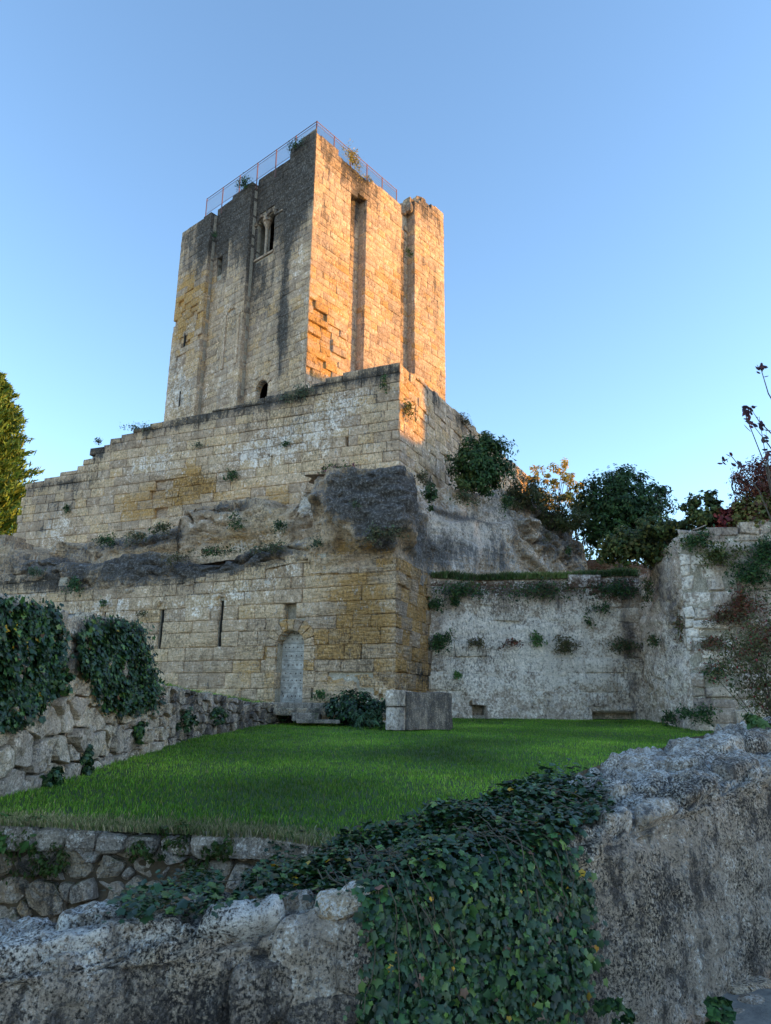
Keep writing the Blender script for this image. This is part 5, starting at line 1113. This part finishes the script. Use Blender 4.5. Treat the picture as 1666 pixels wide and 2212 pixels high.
# plants rooted in the walls: (frame, x, y, rx, rz, n, label, kind of colour)
GREY = [(.10, .13, .07), (.14, .16, .09), (.07, .09, .05)]; RED = [(.16, .045, .03), (.12, .05, .03), (.20, .07, .035), (.08, .08, .03)]; YEL = [(.50, .36, .05), (.36, .29, .06), (.14, .15, .04)]; BRN = [(.12, .10, .05), (.09, .09, .04), (.16, .12, .06)]
spots = [
 (TR, 757, 338, .55, .8, 50, 'yellowing shrub sprouting from the top edge of the sunlit tower face', YEL), (TL, 527, 399, .65, .35, 26, 'dark shrub on the tower top above the middle buttress', DG), (TL, 642, 314, .5, .3, 14, 'thin twiggy plant at the tower top near the corner', DG),
 (TR, 880, 545, .25, .42, 16, 'small plant in the recess beside the right buttress of the tower', DG), (TR, 790, 385, .3, .12, 8, 'grass tuft on the ledge at the top of the first sunlit recess', YEL), (TL, 466, 508, .2, .18, 8, 'little fern in the angle of the left buttress', DG),
 (RL, 505, 1021, .27, .32, 18, 'bushy caper plant in the middle of the rampart', DG), (RL, 146, 1100, .16, .32, 14, 'hanging green plant near the left end of the rampart', DG), (RL, 650, 850, .8, .28, 22, 'low weeds sprawling over the rampart top below the tower', GREY), (RL, 832, 825, .12, .4, 12, 'creeping strand below the rampart corner top', DG),
 (RL, 618, 960, .2, .1, 7, 'flat rosette on the rampart below the weeds', DG), (RL, 435, 960, .25, .1, 7, 'pale tuft on the rampart left of the rosette', GREY), (RR, 878, 880, .35, .55, 26, 'sunlit creeper hanging beside the rampart corner', [(.12, .15, .03), (.18, .17, .04), (.06, .08, .02)]), (RR, 1000, 905, .5, .3, 14, 'twigs on the rampart rim right of the tower', BRN),
 (RL, 735, 1015, .75, .22, 26, 'pink-flowered valerian on the ledge above the dark crag', [(.06, .10, .03), (.09, .13, .04), (.22, .08, .11)]), (LL, 300, 1140, .0, .0, 0, '', DG),
 (UP, 237, 1165, .45, .28, 22, 'green cushion on the upper rock ledge at the left', DG), (UP, 360, 1140, .5, .26, 22, 'weeds on the upper rock ledge below the ochre blocks', BRN + DG[:2]), (UP, 512, 1122, .28, .35, 18, 'dark plant in the hollow of the upper ledge', DG), (UP, 605, 1130, .35, .35, 20, 'leafy climber on the upper ledge left of the crag', GREY + DG[:2]),
 (LL, 160, 1258, .38, .34, 24, 'rounded valerian bush on the lower ledge', DG), (LL, 590, 1185, .7, .2, 24, 'trailing scrub along the lower ledge', BRN + GREY), (LL, 390, 1205, .5, .2, 16, 'dry weeds in the middle of the lower ledge', BRN), (LL, 685, 1175, .3, .2, 12, 'weeds beside the crack left of the ochre rock', GREY), (LL, 25, 1300, .4, .25, 18, 'scrub behind the leftmost ivy', DG), (LL, 226, 1300, .12, .1, 6, 'small fern over the leftmost arrow slit', DG), (LL, 312, 1325, .2, .2, 7, 'dry spray beside the middle arrow slit', BRN),
 (CP, 872, 1145, .4, .35, 22, 'scrubby plant on the corner of the dark crag', BRN + GREY), (CP, 770, 1090, .15, .1, 6, 'tuft on the dark crag', GREY), (CP, 905, 1030, .4, .2, 16, 'dry grass on the crag shoulder', BRN),
 (R1, 955, 1385, .42, .38, 34, 'round dark bush against the pier, lower of two', DG), (R1, 940, 1303, .32, .28, 24, 'round dark bush against the pier, upper of two', DG), (R1, 980, 1300, .2, .25, 14, 'ragged plant right of the upper dark bush', DG), (R1, 1156, 1377, .22, .32, 18, 'fresh green upright plant in the middle of the grey wall', [(.07, .15, .04), (.10, .18, .05)]), (R1, 1222, 1390, .36, .38, 24, 'brownish dried plant beside the fresh green one', BRN + [(.09, .10, .03)]), (R1, 1028, 1385, .3, .22, 12, 'small brown weeds left of the fresh green plant', BRN),
 (R1, 1340, 1392, .5, .26, 24, 'olive creeper near the inner corner of the grey wall', BRN + DG[:1]), (R1, 1105, 1388, .3, .14, 10, 'rusty fern patch on the grey wall', RED), (R1, 1300, 1312, .3, .14, 10, 'dark weeds high on the grey wall', DG), (R1, 1000, 1272, 1.0, .30, 44, 'greenery hanging over the left part of the terrace rim', DG + [(.10, .14, .04)]), (R1, 1170, 1274, 1.2, .34, 54, 'greenery hanging over the middle of the terrace rim', DG + BRN), (R1, 1335, 1270, .7, .42, 40, 'greenery hanging over the right part of the terrace rim', DG), (R1, 1270, 1335, .12, .35, 8, 'thin strand hanging on the grey wall', DG), (R1, 985, 1455, .12, .06, 4, 'bright little tuft low on the grey wall', [(.08, .18, .04)]),
 (BP, 1405, 1260, .3, .7, 30, 'ivy strand hanging on the streaked flank', DG + BRN), (BP, 1420, 1380, .3, .35, 16, 'green patch in the middle of the streaked flank', DG + BRN), (BP, 1470, 1340, .1, .6, 12, 'withered reddish creeper on the streaked flank edge', RED + BRN), (BP, 1460, 1550, .5, .12, 14, 'weeds at the foot of the streaked flank', DG),
 (BP, 1555, 1195, .55, .45, 40, 'olive green ivy patch under the top of the right wall', [(.09, .11, .03), (.06, .08, .025), (.13, .13, .04)]), (BP, 1600, 1300, .5, .5, 34, 'red creeper on the right wall', RED), (BP, 1650, 1190, .6, .7, 50, 'dark ivy at the top right corner of the right wall', DG), (BP, 1560, 1330, .6, .3, 26, 'withered tangle across the middle of the right wall', BRN + RED[:2]), (BP, 1530, 1385, .5, .2, 18, 'red-tipped twigs over the broken patch of the right wall', RED + BRN),
 (BP, 1500, 1165, .5, .3, 30, 'ivy sprigs tumbling over the corner top of the right wall', DG + [(.13, .13, .04)]), (BP, 1620, 1240, .6, .5, 44, 'dark ivy sheet in the upper middle of the right wall', DG), (BP, 1645, 1380, .5, .5, 40, 'crimson creeper trailing at the right edge of the right wall', RED + [(.22, .03, .04)]), (BP, 1545, 1450, .4, .4, 18, 'thin ivy runner on the lower right wall', DG + RED[:1]), (BP, 1510, 1540, .5, .2, 22, 'ivy at the foot of the right wall corner', DG),
 (RL, 300, 925, .6, .12, 12, 'low weeds on the rampart top above its stepped end', GREY), (RL, 215, 955, .3, .1, 8, 'tuft at the top of the stepped rampart end', GREY), (UP, 300, 1160, .5, .2, 18, 'grasses between two cushions on the upper ledge', BRN + GREY), (UP, 690, 1080, .3, .2, 12, 'weeds below the white streak on the upper ledge', GREY), (LL, 470, 1190, .6, .16, 20, 'dark moss trailing along the lower ledge centre', DG + BRN), (LL, 80, 1235, .4, .14, 14, 'weeds on the lower ledge by the loose blocks', GREY + DG[:1]), (CP, 1000, 1075, .6, .2, 22, 'grass fringe on the cliff under the big bush', BRN + DG[:2]), (CP, 1090, 1085, .5, .35, 26, 'bush hanging over the middle of the cliff', DG), (CP, 1180, 1160, .3, .25, 12, 'small plant in the craggy hollows', BRN), (CP, 1225, 1190, .2, .3, 10, 'green plant at the foot of the crag', DG),
 (LL, 692, 1497, .16, .2, 12, 'small round shrub at the foot of the wall right of the door', DG),
]
def wall_plant(fr, x, y, rx, rz_, n, lab, cols, seed):
    """a plant rooted in a joint: strands that spread, sag and thin out"""
    g = np.random.default_rng(seed); off = {id(UP): .25, id(LL): .15, id(CP): .35}.get(id(fr), .06); s, z = fr.hit(x, y, off)
    base = fr.P(s, z - rz_ * .1, off - .04); root = empty('wall_plant', tuple(base), lab, 'plant', 'plants rooted in the castle and terrace walls'); P, N, U = [], [], []
    ns = max(4, int(n * .55)); nn = fr.P(s, z, 1.) - fr.P(s, z, 0.)
    for k in range(ns):
        a = g.uniform(-.35, math.pi + .35); L = g.uniform(.45, 1.15); dx, dz = math.cos(a) * rx * L, (math.sin(a) * 1.25 - .35) * rz_ * L; sag = g.uniform(.1, .6) * rz_; ps = []
        s0_, z0_ = s + g.normal(0, rx * .28), z - rz_ * .15 + g.normal(0, rz_ * .2)
        for j in range(5): t_ = j / 4; ps.append(fr.P(s0_ + dx * t_, z0_ + dz * t_ - sag * t_ * t_, off + .02 + .16 * min(1, rx * 2.5) * math.sin(t_ * 2.2)))
        if k < 5: MB().tube(ps, .008, 4, .003).build('stem', M_vine, root)
        for q in range(int(30 * (.6 + .8 * g.random()))):
            t_ = g.random() ** .8 * 4; i = min(int(t_), 3); p = ps[i].lerp(ps[i+1], t_ - i) + Vector(g.normal(0, .045 + .05 * rx, 3)); P.append(p); N.append(nn * .6 + Vector((0, 0, .5)) + Vector(g.normal(0, .6, 3))); U.append(Vector(g.normal(0, .6, 3)) + Vector((0, 0, -.4)))
    P, N, U = (np.array([tuple(v) for v in q]) for q in (P, N, U)); c = pal(g, len(P), cols, [1] * len(cols), .35)
    leaf_object('foliage', leaf_arrays(P, N, U, .062 * np.clip(g.lognormal(0, .35, len(P)), .4, 2), OVAL, .2), c, OVAL, M_leaf, root)
for i, (fr, x, y, rx, rz_, n, lab, cols) in enumerate(spots):
    if n: wall_plant(fr, x, y, rx, rz_, n * (1.5 if rx > .35 else 1.1), lab, cols, 400 + i)
# hedge beside the steps, bay-leaved clump before it
C = at(768, 1535, 18.3); shrub('ivy_hedge', 'clipped dark ivy hedge between the steps and the stone block', 'hedge', (C.x, C.y, C.z - .35), C, (.66, .45, .38), 90, 60, .075, IVYC[:4], (3, 3, 1, 2), 510, IVY, cl_r=.34, shell=.8, mat=M_ivy)
C = at(800, 1555, 17.3); shrub('acanthus', 'low fan of pointed green leaves in front of the hedge', 'plant', (C.x, C.y, C.z - .2), C, (.42, .2, .16), 16, 20, .17, [(.05, .10, .05), (.07, .13, .06)], (1, 1), 511, SLIM * np.array([2.2, 1]))
# vines, creepers and the red thicket above the right wall
VINE = [(.06, .09, .025), (.10, .11, .03), (.16, .15, .04), (.04, .06, .02)]
C = at(1390, 1180, 20.6); shrub('grape_vine', 'olive vine heaped over the inner end of the right wall', 'vine', (C.x, C.y, 4.0), C, (1.35, .6, .5), 130, 40, .12, VINE, (3, 3, 2, 2), 520, TRI5)
C = at(1440, 1140, 19.6); shrub('grape_vine', 'thin backlit vine spray along the skyline left of the wall top', 'vine', (C.x, C.y, 4.2), C, (.95, .4, .26), 60, 28, .11, VINE, (3, 2, 1, 3), 521, TRI5, cl_r=.3)
C = at(1520, 1108, 18.9); shrub('grape_vine', 'dark vine clump rising above the right wall left of the red leaves', 'vine', (C.x, C.y, 4.3), C, (.6, .4, .5), 60, 32, .12, VINE, (3, 2, 1, 3), 522, TRI5)
C = at(1585, 1125, 18.7); shrub('red_creeper', 'crimson creeper leaves on top of the right wall', 'vine', (C.x, C.y, 4.3), C, (.65, .35, .34), 56, 28, .12, [(.18, .025, .03), (.12, .02, .025), (.25, .05, .04)], (1, 1, 1), 523, TRI5)
C = at(1650, 1120, 18.4); shrub('yellow_vine', 'yellow-green vine leaves at the right edge on the wall top', 'vine', (C.x, C.y, 4.3), C, (.9, .45, .6), 140, 34, .12, [(.16, .15, .04), (.10, .11, .03), (.22, .17, .05), (.12, .05, .03)], (3, 3, 2, 2), 524, TRI5)
C = at(1655, 1045, 18.6); shrub('barberry', 'airy bush of tiny red leaves above the right wall', 'bush', (C.x, C.y, 4.4), C, (.85, .5, .72), 230, 30, .075, RED[:3] + [(.10, .03, .03)], (2, 2, 1, 2), 525, OVAL, stems=8, cl_r=.3, shell=.5)
# tall twigs with purple leaves
rr = random.Random(530); tw = empty('plum_sapling', at(1690, 1290, 12), 'slender purple-leaved branches reaching into the sky at the right edge', 'tree')
for pts in ([(1700, 1260), (1672, 1080), (1650, 960), (1640, 900)], [(1700, 1240), (1655, 1010), (1612, 900), (1605, 878)], [(1690, 1180), (1640, 1060), (1580, 985), (1562, 1000)], [(1700, 1020), (1660, 960), (1622, 912), (1612, 905)], [(1690, 900), (1660, 850), (1645, 800), (1640, 790)], [(1690, 960), (1640, 910), (1620, 880)], [(1700, 1120), (1660, 1010), (1655, 930)]):
    w = [at(x, y, 12 + rr.uniform(-.4, .4)) for x, y in pts]; MB().tube(w, .014, 5, .004).build('branch', M_bark, tw)
    for q in range(10 if len(pts) > 3 else 6):
        f = rr.uniform(.55, 1.0) * (len(w) - 1); i = min(int(f), len(w) - 2); p = w[i].lerp(w[i+1], f - i) + Vector((rr.uniform(-.07, .07), rr.uniform(-.06, .06), rr.uniform(-.02, .06)))
        V = leaf_arrays([p], [(rr.gauss(0, .6), -.8, rr.gauss(.3, .5))], [(rr.gauss(-.5, .6), 0, rr.gauss(.1, .5))], np.array([rr.uniform(.10, .15)]), OVAL, .25)
        c = rr.choice([(.035, .018, .028), (.05, .02, .03), (.10, .025, .03)]); link('leaf', V[0], fan(6), M_leaf, tw, np.tile([*c, 1], (7, 1)))
C = at(1650, 1430, 14.5); shrub('wispy_bush', 'wispy brownish bush with a few red leaves before the right wall', 'bush', (C.x + .1, C.y, -.75), C, (.9, .55, 1.2), 170, 34, .06, BRN + [(.08, .10, .03), (.22, .03, .04)], (3, 3, 2, 3, .6), 540, OVAL, stems=26, cl_r=.3, shell=.4)
C = at(1660, 1560, 5.2); shrub('broadleaf_weed', 'fresh green weed on the wall top at the right edge', 'plant', (C.x, C.y, C.z - .06), C, (.16, .12, .05), 10, 12, .09, [(.09, .17, .05), (.12, .20, .07)], (1, 1), 541, OVAL)
C = at(30, 1808, 6.4); shrub('broadleaf_weed', 'green leafy weeds at the left end of the retaining wall', 'plant', (C.x, C.y, C.z - .1), C, (.42, .2, .12), 26, 18, .10, [(.06, .14, .03), (.09, .17, .04), (.04, .09, .02)], (1, 1, 1), 542, OVAL)
for i, (x, y, rx, rz_, lab) in enumerate(((115, 1860, .16, .14, 'moss and fern clump left of the middle of the retaining wall'), (375, 1815, .16, .12, 'fern clump under the coping of the retaining wall'), (310, 1830, .12, .16, 'drooping moss on the retaining wall'), (30, 1850, .3, .2, 'dark fern at the left end of the retaining wall'), (430, 1870, .10, .10, 'small fern near the ivy on the retaining wall'), (485, 1830, .1, .1, 'fern tuft at the right end of the retaining wall'))):
    s, z = EP.hit(x, y, .08); c = EP.P(s, z, .1); shrub('fern', lab, 'fern', EP.P(s, z + .05, .02), c, (rx, .06, rz_), 14, 26, .035, [(.04, .08, .015), (.06, .10, .02), (.08, .09, .02)], (1, 1, 1), 550 + i, OVAL, stems=2, cl_r=.45)
for i, (x, y, lab) in enumerate(((1325, 2190, 'ivy seedling at the foot of the front wall'), (1560, 2195, 'tiny weed among the path stones'))):
    d = ray(x, y); t_ = 3.3; c = d * (t_ / d.y); shrub('weed', lab, 'plant', (c.x, c.y, c.z - .05), c, (.08, .06, .05), 8, 12, .05, IVYC[:3] + [(.07, .13, .04)], (1, 1, 1, 1), 560 + i, IVY, stems=2)
# greenery growing out of the fieldstone wall joints
for i, (x, y, rx, rz_, lab) in enumerate(((130, 1480, .2, .25, 'ivy wisp between the two ivy curtains'), (110, 1680, .18, .2, 'ivy tuft at the foot of the fieldstone wall near the left'), (400, 1560, .3, .2, 'moss and ivy on the middle of the low fieldstone wall'), (470, 1545, .3, .16, 'green moss tuft toward the door end of the low wall'), (185, 1650, .1, .2, 'ivy strand between the big fieldstones'), (300, 1580, .14, .14, 'leafy sprig beneath the right ivy curtain'), (610, 1545, .25, .15, 'moss on the wall end beside the steps'))):
    s, z = FP.hit(x, y, .08); c = FP.P(s, z, .1); shrub('joint_plant', lab, 'plant', FP.P(s, z - .05, .0), c, (rx * .5, rx, rz_), 16, 26, .06, IVYC[:3] + [(.06, .10, .025)], (1, 2, 1, 1), 570 + i, IVY, stems=2, cl_r=.45, mat=M_ivy)

# ------------------------------------------------------------------ wrought-iron scroll lamp on the right wall, red wall far behind
lb = at(1608, 1120, 18.6); lamp = empty('scroll_lamp', tuple(lb), 'rusty wrought-iron scroll bracket with small lantern above the right wall', 'lamp')
k_ = 18.6 / 1536 / .98
pts = []
c0 = at(1594, 1053, 18.6)
for a in np.linspace(0, 3.4 * math.pi, 60):
    r_ = (22 - 18 * (a / (3.4 * math.pi)) ** .8) * k_; ang = -.1 + a; pts.append(Vector((c0.x + r_ * math.cos(ang) * .85, 18.6, c0.z + r_ * 1.15 * math.sin(ang))))
MB().tube([lb, at(1614, 1085, 18.6)] + pts, .022, 6, .014).build('scroll', M_iron, lamp)
lp = at(1592, 1092, 18.6)
MB().tube([lp + Vector((0, 0, .16)), lp + Vector((0, 0, .10))], .012, 6).build('hook', M_iron, lamp)
m = MB(); V = []
for r_, z in ((.02, .10), (.17, .0), (.15, -.03), (.10, -.22), (.04, -.25)): V += [(lp.x + r_ * math.cos(t), lp.y + r_ * math.sin(t), lp.z + z) for t in np.linspace(0, 2*math.pi, 7)[:-1]]
m.add(V, [(j*6 + i, j*6 + (i+1) % 6, (j+1)*6 + (i+1) % 6, (j+1)*6 + i) for j in range(4) for i in range(6)]); m.build('lantern', M_iron, lamp)
fa = Frame((at(1262, 1210, 33).x, 33), (1, 0), (0, -1)); red = empty('far_wall', (fa.O[0] + .8, 33, 4.5), 'low reddish stone wall glimpsed under the round tree', 'wall')
zt_ = at(1300, 1206, 33).z
emit_faces([([ashlar(fa, courses(zt_ - 1.6, zt_, .14, .22, 3), lambda i, z: 0, lambda i, z: 3.0, lambda s: zt_ - .12 * abs(s - 1.0), const(0), bl=(.2, .45), seed=77, relief=.02, rough=.02, jit=.02)], lambda S, Z, d: (0*S, 0*S, 0*S))], red, stone_mat('reddish_stone', ((.24, .13, .09), (.30, .17, .12), (.33, .22, .16)), 1.2), 300)
backing(fa, 0, 3.0, const(zt_ - 1.7), lambda s: zt_ - .12 * abs(s - 1.0), red, M_mortar, thick=.4)
GROUPS = {'fern': 'ferns on the mossy retaining wall', 'joint_plant': 'plants in the joints of the fieldstone wall', 'path_stone': 'stones lying on the path', 'ivy_curtain': 'ivy curtains on the fieldstone wall', 'shade_house': 'unseen houses added to cast shade',
          'grape_vine': 'vines over the right wall', 'bramble': 'brambles along the cliff top', 'broadleaf_weed': 'leafy weeds on wall tops', 'weed': 'weeds by the path'}
for o in col.objects:
    if o.parent is None and o.get('category') and not o.get('kind'): o['kind'] = 'thing'
    if o.parent is None and o.name.split('.')[0] in GROUPS: o['group'] = GROUPS[o.name.split('.')[0]]
